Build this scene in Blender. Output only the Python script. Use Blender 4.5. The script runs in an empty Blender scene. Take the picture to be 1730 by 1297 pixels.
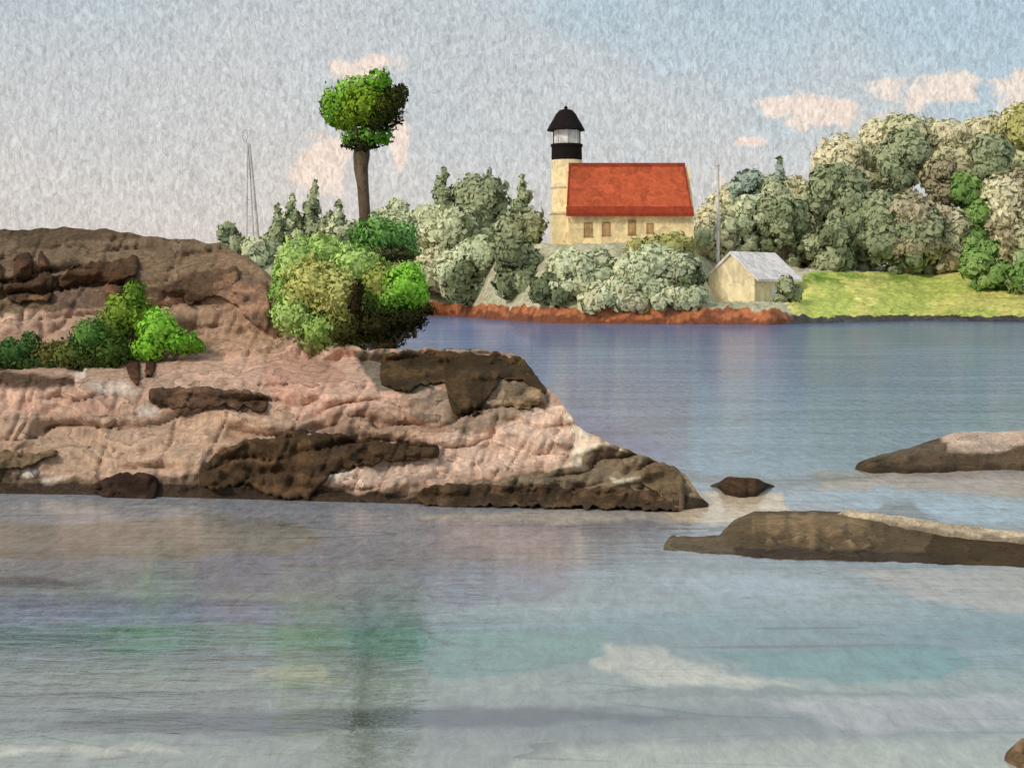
import bpy, bmesh, math, random
import numpy as np
from mathutils import Vector

random.seed(7)
RNG = np.random.default_rng(11)
scene = bpy.context.scene
COL = scene.collection

# ------------------------------------------------------------------ camera
F = 2403.0            # focal length in photo pixels (1730 wide)
EYE = 4.0             # eye height above the water
HOR = 480.0           # photo row of the horizon
CX = 865.0
cam_d = bpy.data.cameras.new("camera")
cam_d.sensor_width = 36.0
cam_d.lens = F / 1730.0 * 36.0
cam_d.shift_y = -(648.5 - HOR) / 1730.0
cam_d.clip_start = 0.1
cam_d.clip_end = 20000.0
cam = bpy.data.objects.new("camera", cam_d)
cam.location = (0, 0, EYE)
cam.rotation_euler = (math.radians(90), 0, 0)
COL.objects.link(cam)
scene.camera = cam

# ------------------------------------------------------------------ light
SUN_DIR = Vector((-0.64, -0.56, 0.60)).normalized()     # towards the sun
sun_d = bpy.data.lights.new("sun", 'SUN')
sun_d.energy = 1.5
sun_d.angle = math.radians(12.0)
sun_d.color = (1.0, 0.93, 0.84)
sun = bpy.data.objects.new("sun", sun_d)
sun.rotation_euler = SUN_DIR.to_track_quat('Z', 'Y').to_euler()
sun.location = (-40, -30, 60)
COL.objects.link(sun)

scene.view_settings.view_transform = 'Standard'
scene.view_settings.look = 'None'
scene.view_settings.exposure = 0.42
scene.view_settings.gamma = 1.0
scene.view_settings.use_curve_mapping = False
scene.cycles.max_bounces = 6
scene.cycles.transparent_max_bounces = 6


def lin(c):
    c = c / 255.0
    return c / 12.92 if c <= 0.04045 else ((c + 0.055) / 1.055) ** 2.4


def S(r, g, b, k=1.0):
    return (lin(r) * k, lin(g) * k, lin(b) * k)


# ---- node helper
class NT:
    def __init__(self, tree):
        self.t = tree
        self.n = tree.nodes
        self.l = tree.links

    def new(self, kind, **kw):
        n = self.n.new(kind)
        for k, v in kw.items():
            setattr(n, k, v)
        return n

    def link(self, a, b):
        self.l.new(a, b)

    def math(self, op, a, b=None, c=None, clamp=False):
        n = self.n.new('ShaderNodeMath')
        n.operation = op
        n.use_clamp = clamp
        for i, v in enumerate((a, b, c)):
            if v is None:
                continue
            if isinstance(v, (int, float)):
                n.inputs[i].default_value = v
            else:
                self.l.new(v, n.inputs[i])
        return n.outputs[0]

    def maprange(self, v, a, b, c, d, smooth=True):
        n = self.n.new('ShaderNodeMapRange')
        n.interpolation_type = 'SMOOTHSTEP' if smooth else 'LINEAR'
        n.clamp = True
        self.l.new(v, n.inputs[0])
        for i, x in enumerate((a, b, c, d)):
            n.inputs[1 + i].default_value = x
        return n.outputs[0]

    def mix(self, fac, a, b, blend='MIX'):
        n = self.n.new('ShaderNodeMix')
        n.data_type = 'RGBA'
        n.blend_type = blend
        for idx, v in ((0, fac), (6, a), (7, b)):
            if isinstance(v, (int, float)):
                n.inputs[idx].default_value = v
            elif isinstance(v, tuple):
                n.inputs[idx].default_value = (*v[:3], 1)
            else:
                self.l.new(v, n.inputs[idx])
        return n.outputs[2]

    def noise(self, vec, scale=1.0, detail=2.0, rough=0.5, dist=0.0):
        n = self.n.new('ShaderNodeTexNoise')
        n.inputs['Scale'].default_value = scale
        n.inputs['Detail'].default_value = detail
        n.inputs['Roughness'].default_value = rough
        n.inputs['Distortion'].default_value = dist
        self.l.new(vec, n.inputs['Vector'])
        return n.outputs[0]

    def mapping(self, vec, scale=(1, 1, 1), loc=(0, 0, 0)):
        n = self.n.new('ShaderNodeMapping')
        n.inputs['Scale'].default_value = scale
        n.inputs['Location'].default_value = loc
        self.l.new(vec, n.inputs['Vector'])
        return n.outputs[0]


# ------------------------------------------------------------------ sky (world)
world = bpy.data.worlds.new("World")
scene.world = world
world.use_nodes = True
W = NT(world.node_tree)
W.n.clear()
SKY_STRENGTH = 0.1
sky = W.new('ShaderNodeTexSky', sky_type='NISHITA')
sky.sun_disc = False
sky.sun_elevation = math.asin(SUN_DIR.z)
sky.sun_rotation = math.atan2(SUN_DIR.x, SUN_DIR.y)
sky.air_density = 1.0
sky.dust_density = 2.0
geo = W.new('ShaderNodeTexCoord')
sep = W.new('ShaderNodeSeparateXYZ')
W.link(geo.outputs['Generated'], sep.inputs[0])
dx, dy, dz = sep.outputs


def skycol(r, g, b):
    return S(r, g, b, 0.87 / SKY_STRENGTH)


# thin overcast veil: bluish high up, pinkish towards the horizon, soft mottling
soft = W.noise(W.mapping(geo.outputs['Generated'], (3.0, 3.0, 7.0), (1.3, 0, 0)), 1.0, 4, 0.55)
h = W.math('ADD', W.maprange(dz, 0.02, 0.22, 0.0, 1.0), W.math('MULTIPLY', W.math('SUBTRACT', soft, 0.5), 1.6), clamp=True)
veil = W.mix(h, skycol(208, 200, 195), skycol(184, 192, 195))
blue = W.noise(W.mapping(geo.outputs['Generated'], (4.2, 4.2, 6.0), (2.9, 0.0, 0.4)), 1.0, 3, 0.5)
veil = W.mix(W.maprange(W.math('ADD', blue, W.math('MULTIPLY', dx, 0.45)), 0.52, 0.78, 0.0, 0.58), veil, skycol(158, 188, 203))
base = W.mix(0.88, sky.outputs[0], veil)

# peach cumulus puffs (direction, half-width, half-height) with ragged edges
rag = W.noise(W.mapping(geo.outputs['Generated'], (26, 26, 30)), 1.0, 5, 0.62)
rag2 = W.noise(W.mapping(geo.outputs['Generated'], (9, 9, 16), (4, 2, 1)), 1.0, 3, 0.5)
PUFFS = [(1310, 178, 70, 24, .3), (1390, 192, 70, 26, .4), (1262, 238, 34, 11, .3), (1600, 160, 120, 56, .45), (1740, 165, 130, 60, .45),
         (612, 124, 78, 36, .4), (535, 290, 40, 56, 0), (678, 250, 14, 60, 0), (1213, 310, 14, 40, 0), (1950, 170, 160, 60, .3), (-250, 260, 220, 50, .2)]
mask = None
for (px, py, rx, ry, wt) in PUFFS:
    az = (px - CX) / F
    el = (HOR - py) / F
    ux = W.math('DIVIDE', W.math('SUBTRACT', W.math('DIVIDE', dx, W.math('MAXIMUM', dy, 0.05)), az), rx / F)
    uz = W.math('DIVIDE', W.math('SUBTRACT', W.math('DIVIDE', dz, W.math('MAXIMUM', dy, 0.05)), el), ry / F)
    d2 = W.math('ADD', W.math('MULTIPLY', ux, ux), W.math('MULTIPLY', uz, uz))
    m = W.math('SUBTRACT', 1.0 + wt, W.math('MULTIPLY', W.math('SQRT', d2), 1.0 + wt))
    mask = m if mask is None else W.math('MAXIMUM', mask, m)
edge = W.math('ADD', mask, W.math('MULTIPLY', W.math('SUBTRACT', W.math('ADD', rag, rag2), 1.0), 4.4))
front = W.maprange(dy, 0.1, 0.3, 0.0, 1.0)
cl = W.math('MULTIPLY', W.maprange(edge, 0.05, 0.6, 0.0, 0.72), front)
base = W.mix(cl, base, skycol(240, 218, 200))
# vertical fibrous grain
g1 = W.noise(W.mapping(geo.outputs['Generated'], (400, 400, 175)), 1.0, 4, 0.7, 0.8)
grain = W.maprange(g1, 0.32, 0.68, 0.70, 1.24, smooth=False)
cmb = W.new('ShaderNodeCombineXYZ')
for i in range(3):
    W.link(grain, cmb.inputs[i])
base = W.mix(1.0, base, cmb.outputs[0], 'MULTIPLY')
bg = W.new('ShaderNodeBackground')
bg.inputs['Strength'].default_value = SKY_STRENGTH
W.link(base, bg.inputs['Color'])
wo = W.new('ShaderNodeOutputWorld')
W.link(bg.outputs[0], wo.inputs['Surface'])


# ------------------------------------------------------------------ numpy noise
_PERM = np.random.default_rng(3).random((256, 256))


def vnoise(x, y):
    x = np.asarray(x, float)
    y = np.asarray(y, float)
    xi = np.floor(x).astype(int)
    yi = np.floor(y).astype(int)
    fx = x - xi
    fy = y - yi
    fx = fx * fx * (3 - 2 * fx)
    fy = fy * fy * (3 - 2 * fy)
    a = _PERM[xi & 255, yi & 255]
    b = _PERM[(xi + 1) & 255, yi & 255]
    c = _PERM[xi & 255, (yi + 1) & 255]
    d = _PERM[(xi + 1) & 255, (yi + 1) & 255]
    return (a * (1 - fx) + b * fx) * (1 - fy) + (c * (1 - fx) + d * fx) * fy


def fbm(x, y, octv=4, g=0.5):
    s = 0
    amp = 1.0
    tot = 0
    for o in range(octv):
        s = s + amp * (vnoise(np.asarray(x) * 2 ** o + 17.3 * o, np.asarray(y) * 2 ** o + 5.1 * o) - 0.5)
        tot += amp
        amp *= g
    return s / tot * 2


# ------------------------------------------------------------------ materials
def wash_material(name, color=None, grain=1.0, patch=1.0, steps=5.0, line=0.6, rough=0.9, stretch=0.3, bump=0.25,
                  grain_amp=0.3, patch_amp=0.13, warp=(1, 1, 1), spec=0.15, crag=0.0):
    """pigment-like surface: flat tone patches with a darker rim, over a fibrous grain"""
    m = bpy.data.materials.new(name)
    m.use_nodes = True
    T = NT(m.node_tree)
    bs = T.n['Principled BSDF']
    bs.inputs['Roughness'].default_value = rough
    bs.inputs['Specular IOR Level'].default_value = spec
    tc = T.new('ShaderNodeTexCoord')
    ob = tc.outputs['Object']
    if color is None:
        at = T.new('ShaderNodeAttribute', attribute_name='Col')
        c = at.outputs['Color']
    else:
        rgb = T.new('ShaderNodeRGB')
        rgb.outputs[0].default_value = (*color, 1)
        c = rgb.outputs[0]
    v = T.mapping(ob, tuple(patch * w for w in warp))
    n = T.noise(v, 1.0, 3, 0.5, 0.4)
    fr = T.math('FRACT', T.math('MULTIPLY', n, steps))
    rim = T.maprange(fr, 0.0, 0.07, line, 1.0)
    tone = T.maprange(fr, 0.0, 1.0, 1.0 - patch_amp, 1.0 + patch_amp, smooth=False)
    big = T.maprange(T.noise(v, 0.37, 2, 0.5), 0.3, 0.7, 0.86, 1.12, smooth=False)
    g = T.noise(T.mapping(ob, (grain, grain, grain * stretch)), 1.0, 3, 0.62, 0.5)
    gr = T.maprange(g, 0.32, 0.68, 1 - grain_amp, 1 + grain_amp, smooth=False)
    f = T.math('MULTIPLY', T.math('MULTIPLY', rim, tone), T.math('MULTIPLY', big, gr))
    cb = T.new('ShaderNodeCombineXYZ')
    for i in range(3):
        T.link(f, cb.inputs[i])
    c2 = T.mix(1.0, c, cb.outputs[0], 'MULTIPLY')
    T.link(c2, bs.inputs['Base Color'])
    b = T.new('ShaderNodeBump')
    b.inputs['Strength'].default_value = bump
    b.inputs['Distance'].default_value = 0.5 / grain
    T.link(g, b.inputs['Height'])
    nrm = b.outputs[0]
    if crag:
        # broken relief: tilted beds and angular joints
        vo = T.new('ShaderNodeTexVoronoi', feature='F1')
        vo.inputs['Scale'].default_value = crag
        wv = T.mapping(ob, (0.55, 0.6, 1.6))
        dn = T.new('ShaderNodeTexNoise')
        dn.inputs['Scale'].default_value = crag * 1.3
        dn.inputs['Detail'].default_value = 4
        T.link(wv, dn.inputs['Vector'])
        add = T.new('ShaderNodeVectorMath', operation='MULTIPLY_ADD')
        T.link(dn.outputs['Color'], add.inputs[0])
        add.inputs[1].default_value = (0.5, 0.5, 0.5)
        T.link(wv, add.inputs[2])
        T.link(add.outputs[0], vo.inputs['Vector'])
        fine = T.noise(wv, crag * 5, 6, 0.7)
        hh = T.math('ADD', T.math('MULTIPLY', vo.outputs['Distance'], 0.7), T.math('MULTIPLY', fine, 0.5))
        b2 = T.new('ShaderNodeBump')
        b2.inputs['Strength'].default_value = 0.28
        b2.inputs['Distance'].default_value = 0.22
        T.link(hh, b2.inputs['Height'])
        T.link(nrm, b2.inputs['Normal'])
        nrm = b2.outputs[0]
    T.link(nrm, bs.inputs['Normal'])
    return m


def leaf_material(name, grain=6.0, trans=0.3):
    m = bpy.data.materials.new(name)
    m.use_nodes = True
    T = NT(m.node_tree)
    T.n.remove(T.n['Principled BSDF'])
    out = T.n['Material Output']
    at = T.new('ShaderNodeAttribute', attribute_name='Col')
    tc = T.new('ShaderNodeTexCoord')
    g = T.noise(T.mapping(tc.outputs['Object'], (grain, grain, grain * 0.3)), 1.0, 3, 0.62, 0.5)
    gr = T.maprange(g, 0.32, 0.68, 0.72, 1.26, smooth=False)
    cb = T.new('ShaderNodeCombineXYZ')
    for i in range(3):
        T.link(gr, cb.inputs[i])
    c = T.mix(1.0, at.outputs['Color'], cb.outputs[0], 'MULTIPLY')
    d = T.new('ShaderNodeBsdfDiffuse')
    t = T.new('ShaderNodeBsdfTranslucent')
    T.link(c, d.inputs[0])
    T.link(c, t.inputs[0])
    mx = T.new('ShaderNodeMixShader')
    mx.inputs[0].default_value = trans
    T.link(d.outputs[0], mx.inputs[1])
    T.link(t.outputs[0], mx.inputs[2])
    T.link(mx.outputs[0], out.inputs['Surface'])
    return m


def px_m(Y):
    return Y / F          # metres per photo pixel at distance Y


PXN = 1.0 / 8.0           # grain: one lobe per about 8 photo pixels


def grain_at(Y):
    return PXN / px_m(Y)


M_ROCK = wash_material('rock_wash', None, grain=grain_at(28), patch=0.9, steps=7, line=0.5, warp=(0.8, 0.5, 1.8), patch_amp=.17, crag=1.6)
M_BOULDER = wash_material('dark_rock_wash', None, grain=grain_at(28), patch=1.6, steps=5, line=0.6, warp=(0.8, 0.5, 1.4), crag=2.4)
M_ISLET = wash_material('islet_wash', None, grain=grain_at(22), patch=1.2, steps=5, line=0.6, warp=(0.5, 0.5, 2.0), crag=2.4)
M_BANK = wash_material('bank_wash', None, grain=grain_at(158), patch=0.12, steps=6, line=0.7, warp=(1, 0.5, 2.5))
M_LEAF_NEAR = leaf_material('leaf_near', grain_at(32), 0.12)
M_LEAF_FAR = leaf_material('leaf_far', grain_at(165), 0.14)
M_BARK = wash_material('bark', S(106, 88, 70, 0.95), grain=grain_at(34), patch=2.0, steps=4, line=0.7, warp=(1, 1, 0.4))
M_BARK_FAR = wash_material('bark_far', S(140, 132, 112, 0.9), grain=grain_at(170), patch=0.4, steps=4, line=0.7)


def wall_mat(name, c, **kw):
    return wash_material(name, c, grain=grain_at(165), patch=0.33, steps=4, line=0.82, bump=0.15, grain_amp=.2, stretch=.45, **kw)


M_CREAM = wall_mat('cream_render', S(236, 212, 164, 1.05))
M_YELLOW = wall_mat('yellow_render', S(240, 216, 164, 1.08))
M_SHED = wall_mat('shed_cream', S(244, 226, 184, 1.05))
M_RED = wall_mat('red_roofing', S(194, 92, 58, 0.95))
M_REDDK = wall_mat('dark_red_trim', S(166, 68, 44, 0.85))
M_BLACK = wall_mat('black_paint', S(40, 32, 28, 0.7))
M_WHITE = wall_mat('white_paint', S(232, 224, 216, 0.95))
M_BROWN = wall_mat('window_brown', S(196, 160, 112, 0.9))
M_FRAME = wall_mat('window_frame_brown', S(178, 138, 94, 0.85))
M_LILAC = wall_mat('pale_lilac_roofing', S(246, 234, 228, 1.0))
M_GREY = wall_mat('grey_metal', S(206, 200, 198, 0.95))
M_STONE = wall_mat('pale_stone', S(214, 196, 176, 0.9))
M_GLASS = bpy.data.materials.new('lantern_glass')
M_GLASS.use_nodes = True
_b = M_GLASS.node_tree.nodes['Principled BSDF']
_b.inputs['Base Color'].default_value = (0.82, 0.78, 0.74, 1)
_b.inputs['Roughness'].default_value = 0.12


# ------------------------------------------------------------------ object helpers
def to_mesh(name, V, faces, cols=None, mat=None, smooth=True, normals=None):
    me = bpy.data.meshes.new(name)
    V = np.asarray(V, dtype=np.float64)
    me.from_pydata(V.tolist(), [], faces if isinstance(faces, list) else faces.tolist())
    if smooth:
        me.polygons.foreach_set('use_smooth', np.ones(len(me.polygons), bool))
    if cols is not None:
        at = me.color_attributes.new('Col', 'FLOAT_COLOR', 'POINT')
        c = np.ones((len(V), 4), dtype=np.float32)
        c[:, :3] = np.asarray(cols)
        at.data.foreach_set('color', c.ravel())
    if mat:
        me.materials.append(mat)
    me.update()
    if normals is not None:
        me.normals_split_custom_set_from_vertices(np.asarray(normals).tolist())
    return me


def link(name, me, parent=None, loc=None):
    o = bpy.data.objects.new(name, me)
    COL.objects.link(o)
    if loc is not None:
        o.location = loc
    if parent is not None:
        o.parent = parent
    return o


def tag(o, label, cat, group=None):
    o['label'] = label
    o['category'] = cat
    if group:
        o['group'] = group
    return o


def thing(name, loc, label, cat, group=None):
    o = bpy.data.objects.new(name, None)
    o.empty_display_size = 0.3
    o.location = loc
    COL.objects.link(o)
    return tag(o, label, cat, group)


def pt(px, py, Y):
    return np.array([(px - CX) * Y / F, Y, EYE - (py - HOR) * Y / F])


def grid_faces(nr, nc):
    r = np.arange(nr - 1)[:, None]
    c = np.arange(nc - 1)[None, :]
    a = (r * nc + c).ravel()
    return np.stack([a, a + 1, a + nc + 1, a + nc], 1)


def interp(x, pts):
    pts = sorted(pts)
    return np.interp(x, [p[0] for p in pts], [p[1] for p in pts])


def inpoly(x, y, poly):
    ins = np.zeros(x.shape, bool)
    dist = np.full(x.shape, 1e9)
    n = len(poly)
    for i in range(n):
        x0, y0 = poly[i]
        x1, y1 = poly[(i + 1) % n]
        cond = ((y0 > y) != (y1 > y))
        with np.errstate(divide='ignore', invalid='ignore'):
            xi = (x1 - x0) * (y - y0) / ((y1 - y0) if y1 != y0 else 1e-9) + x0
        ins ^= cond & (x < xi)
        ex, ey = x1 - x0, y1 - y0
        t = np.clip(((x - x0) * ex + (y - y0) * ey) / (ex * ex + ey * ey + 1e-9), 0, 1)
        dist = np.minimum(dist, np.hypot(x - x0 - t * ex, y - y0 - t * ey))
    return ins, dist


def paint(px, py, base, patches, k=1.0, jit=9.0, freq=28.0, fray=(1, 1)):
    """colour patches of a surface, natural tones and painted shade, with ragged, slightly pooled rims"""
    col = np.empty(px.shape + (3,))
    col[...] = np.array(S(*base, k))
    jx = px + jit * fray[0] * fbm(px / freq, py / freq, 3)
    jy = py + jit * fray[1] * fbm(px / freq + 50, py / freq + 31, 3)
    for p in patches:
        poly, c = p[0], p[1]
        op = p[2] if len(p) > 2 else 1.0
        soft_ = p[3] if len(p) > 3 else 2.5
        ins, d = inpoly(jx, jy, poly)
        sd = np.where(ins, d, -d)
        a = np.clip(sd / soft_ * 0.5 + 0.5, 0, 1) * op
        rim = 1.0 - (0.22 * np.exp(-((sd - 2.5) / 2.2) ** 2) * ins if soft_ < 6 else 0)
        cc = np.array(S(*c, k))[None, None, :] * np.asarray(rim)[..., None] if not np.isscalar(rim) else np.array(S(*c, k))
        col = col * (1 - a[..., None]) + cc * a[..., None]
    return col


# ------------------------------------------------------------------ water
def build_water():
    pys = np.concatenate([np.linspace(481.2, 500, 8), np.linspace(503, 530, 10), np.linspace(532, 900, 185), np.linspace(902, 1330, 190), np.linspace(1350, 2400, 30)])
    pxs = np.concatenate([np.linspace(-2600, -120, 40), np.linspace(-110, 1840, 440), np.linspace(1850, 4400, 40)])
    PX, PY = np.meshgrid(pxs, pys)
    Y = EYE * F / (PY - HOR)
    X = (PX - CX) * Y / F
    V = np.stack([X, Y, np.zeros_like(X)], -1)
    kk = 1.0
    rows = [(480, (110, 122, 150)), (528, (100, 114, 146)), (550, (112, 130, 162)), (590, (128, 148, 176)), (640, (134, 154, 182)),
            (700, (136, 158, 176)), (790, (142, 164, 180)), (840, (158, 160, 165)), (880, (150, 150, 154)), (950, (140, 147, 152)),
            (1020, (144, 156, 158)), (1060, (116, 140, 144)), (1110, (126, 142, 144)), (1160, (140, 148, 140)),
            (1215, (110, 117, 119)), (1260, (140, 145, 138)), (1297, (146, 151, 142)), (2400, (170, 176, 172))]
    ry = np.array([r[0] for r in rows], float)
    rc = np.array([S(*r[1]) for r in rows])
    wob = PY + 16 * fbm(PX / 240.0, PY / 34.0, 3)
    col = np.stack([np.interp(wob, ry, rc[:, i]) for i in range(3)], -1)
    P = [
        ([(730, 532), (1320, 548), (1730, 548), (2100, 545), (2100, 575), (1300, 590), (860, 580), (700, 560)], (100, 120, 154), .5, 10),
        ([(860, 600), (940, 600), (1000, 680), (1160, 770), (1110, 780), (980, 720), (900, 640)], (130, 148, 178), .8, 8),
        ([(1150, 590), (1500, 575), (1500, 640), (1180, 650)], (128, 142, 168), .6, 8),
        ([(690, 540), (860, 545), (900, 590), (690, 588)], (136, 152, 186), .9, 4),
        ([(1380, 800), (1500, 793), (1760, 790), (1760, 838), (1560, 852), (1400, 835)], (186, 170, 158), .9, 4),
        ([(1300, 850), (1420, 820), (1760, 845), (1760, 890), (1560, 885), (1440, 850)], (170, 188, 202), .9, 4),
        ([(1465, 872), (1490, 850), (1530, 845), (1570, 868), (1640, 892), (1560, 890)], (128, 128, 134), .9, 3),
        ([(700, 868), (1000, 862), (1160, 862), (1160, 880), (900, 884), (700, 878)], (198, 186, 172), .9, 3),
        ([(1150, 836), (1210, 828), (1330, 832), (1345, 858), (1320, 880), (1200, 884), (1120, 872)], (226, 204, 176), .95, 3),
        ([(1160, 800), (1300, 806), (1440, 800), (1470, 806), (1330, 822), (1170, 818)], (120, 122, 124), .8, 4),
        ([(-300, 846), (380, 848), (380, 862), (-300, 864)], (176, 172, 168), .8, 4),
        ([(-300, 880), (120, 886), (330, 868), (500, 880), (560, 900), (480, 935), (340, 940), (120, 945), (-300, 942)], (140, 132, 108), .5, 3),  # olive reflection of the shore shrubs, painted into the water colour
        ([(720, 885), (1100, 885), (1130, 940), (1000, 955), (860, 950), (720, 930)], (142, 140, 144), .8, 5),
        ([(330, 945), (560, 930), (560, 1000), (330, 1000)], (128, 136, 152), .7, 5),
        ([(700, 960), (980, 950), (960, 1010), (720, 1030)], (128, 136, 152), .7, 5),
        ([(-300, 1002), (270, 1008), (500, 1020), (500, 1058), (180, 1052), (-300, 1058)], (124, 136, 156), .85, 4),
        ([(-300, 1058), (120, 1060), (270, 1068), (100, 1092), (-300, 1100)], (98, 128, 130), .9, 3),
        ([(140, 1062), (330, 1056), (560, 1062), (900, 1066), (1030, 1070), (1020, 1110), (860, 1140), (740, 1150), (700, 1120), (540, 1092), (400, 1090), (200, 1108)], (108, 146, 138), .9, 4),
        ([(1180, 1098), (1400, 1095), (1500, 1090), (1600, 1092), (1640, 1120), (1600, 1150), (1420, 1152), (1300, 1140)], (94, 134, 132), .95, 4),
        ([(1020, 1085), (1120, 1092), (1170, 1120), (1340, 1160), (1100, 1160), (1010, 1130)], (190, 186, 170), .9, 4),
        ([(430, 1128), (540, 1122), (560, 1150), (430, 1150)], (182, 182, 160), .8, 4),
        ([(1420, 960), (1760, 960), (1760, 1040), (1600, 1020), (1480, 990)], (184, 172, 162), .85, 4),
        ([(1050, 985), (1250, 965), (1420, 985), (1500, 1005), (1300, 1012)], (168, 178, 186), .8, 5),
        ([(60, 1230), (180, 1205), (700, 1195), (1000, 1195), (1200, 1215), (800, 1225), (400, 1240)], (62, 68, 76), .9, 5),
        ([(-300, 968), (60, 972), (160, 985), (20, 992), (-300, 990)], (92, 96, 104), .8, 4),
        ([(60, 1168), (420, 1160), (640, 1172), (300, 1182)], (108, 116, 120), .7, 4),
        ([(880, 1168), (1240, 1160), (1640, 1172), (1240, 1176)], (112, 116, 118), .7, 3),
        ([(1180, 1046), (1500, 1052), (1730, 1056), (1400, 1060)], (120, 128, 134), .7, 3),
        ([(1280, 1180), (1760, 1170), (1760, 1230), (1450, 1240)], (178, 174, 174), .7, 6),
        ([(-300, 1262), (300, 1258), (300, 1272), (-300, 1272)], (196, 194, 178), .8, 4),
        ([(900, 1262), (1760, 1245), (1760, 1340), (800, 1340)], (182, 184, 170), .7, 8),
    ]
    lay = paint(PX, PY, (0, 0, 0), [], 1.0)
    jx = PX + 26 * fbm(PX / 90.0, PY / 18.0, 3)
    jy = PY + 9 * fbm(PX / 60.0 + 50, PY / 14.0 + 31, 3)
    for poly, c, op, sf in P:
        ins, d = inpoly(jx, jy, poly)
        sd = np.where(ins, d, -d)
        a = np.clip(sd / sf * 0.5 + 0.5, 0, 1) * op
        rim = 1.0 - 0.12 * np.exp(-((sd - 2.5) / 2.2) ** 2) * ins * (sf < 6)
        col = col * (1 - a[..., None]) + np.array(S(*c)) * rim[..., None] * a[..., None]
    col = col * kk
    nr, nc = PX.shape
    faces = grid_faces(nr, nc).tolist()
    V = V.reshape(-1, 3)
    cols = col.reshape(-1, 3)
    # surrounding sea, a hand's breadth lower, so the sheet goes on in every direction
    n0 = len(V)
    R = 15000
    V = np.vstack([V, [(-R, -R, -.12), (R, -R, -.12), (R, R, -.12), (-R, R, -.12)]])
    cols = np.vstack([cols, np.tile(np.array([S(150, 162, 168)]), (4, 1))])
    faces.append([n0, n0 + 1, n0 + 2, n0 + 3])

    m = bpy.data.materials.new('water_wash')
    m.use_nodes = True
    T = NT(m.node_tree)
    T.n.remove(T.n['Principled BSDF'])
    out = T.n['Material Output']
    tc = T.new('ShaderNodeTexCoord')
    ob = tc.outputs['Object']
    at = T.new('ShaderNodeAttribute', attribute_name='Col')
    # pigment streaks along the swell and fine ripple lines
    streak = T.noise(T.mapping(ob, (0.09, 0.55, 1)), 1.0, 4, 0.55, 0.3)
    st = T.maprange(streak, 0.3, 0.7, 0.78, 1.18, smooth=False)
    ln = T.noise(T.mapping(ob, (0.05, 0.42, 1), (3, 1, 0)), 1.0, 2, 0.45, 0.2)
    fr = T.math('FRACT', T.math('MULTIPLY', ln, 11.0))
    thin = T.maprange(fr, 0.0, 0.06, 0.5, 1.0)
    brk = T.noise(T.mapping(ob, (0.8, 0.3, 1)), 1.0, 3, 0.6)
    thin = T.math('MAXIMUM', thin, T.maprange(brk, 0.42, 0.55, 1.0, 0.0))
    g = T.noise(T.mapping(ob, (4.5, 1.5, 1)), 1.0, 6, 0.88, 0.5)
    gr = T.maprange(g, 0.36, 0.64, 0.66, 1.32, smooth=False)
    f = T.math('MULTIPLY', T.math('MULTIPLY', st, thin), gr)
    cb = T.new('ShaderNodeCombineXYZ')
    for i in range(3):
        T.link(f, cb.inputs[i])
    c = T.mix(1.0, at.outputs['Color'], cb.outputs[0], 'MULTIPLY')
    hsv = T.new('ShaderNodeHueSaturation')
    hsv.inputs['Saturation'].default_value = 1.08
    hsv.inputs['Value'].default_value = 1.08
    T.link(c, hsv.inputs['Color'])
    df = T.new('ShaderNodeBsdfDiffuse')
    T.link(hsv.outputs[0], df.inputs[0])
    gl = T.new('ShaderNodeBsdfGlossy')
    gl.inputs['Roughness'].default_value = 0.07
    gl.inputs['Color'].default_value = (0.96, 0.93, 0.89, 1)
    rip = T.noise(T.mapping(ob, (1.1, 3.4, 1)), 1.0, 5, 0.62, 0.4)
    b = T.new('ShaderNodeBump')
    b.inputs['Strength'].default_value = 0.25
    b.inputs['Distance'].default_value = 0.05
    T.link(rip, b.inputs['Height'])
    T.link(b.outputs[0], gl.inputs['Normal'])
    mx = T.new('ShaderNodeMixShader')
    mx.inputs[0].default_value = 0.40
    T.link(df.outputs[0], mx.inputs[1])
    T.link(gl.outputs[0], mx.inputs[2])
    T.link(mx.outputs[0], out.inputs['Surface'])
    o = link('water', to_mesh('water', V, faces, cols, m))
    o['kind'] = 'structure'


build_water()

# ------------------------------------------------------------------ near headland
WL = [(-900, 822), (-400, 826), (0, 834), (160, 836), (500, 846), (700, 851), (1000, 859), (1130, 862), (1165, 860), (1200, 856)]
RIDGE = [(-900, 372), (-400, 380), (0, 387), (110, 385), (200, 390), (260, 401), (370, 410), (405, 428), (440, 455), (470, 490), (540, 560), (620, 592), (680, 590),
         (780, 588), (880, 602), (915, 648), (945, 674), (972, 718), (1040, 754), (1100, 775), (1140, 790), (1158, 802), (1168, 818), (1182, 838), (1200, 853)]
OFFS = [(870, -0.2), (840, 0.0), (800, 0.45), (770, 0.9), (700, 1.7), (660, 2.2), (640, 2.7), (600, 4.9), (560, 5.5), (520, 5.9), (470, 6.5), (440, 7.2), (400, 8.2), (370, 9.2)]


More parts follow.
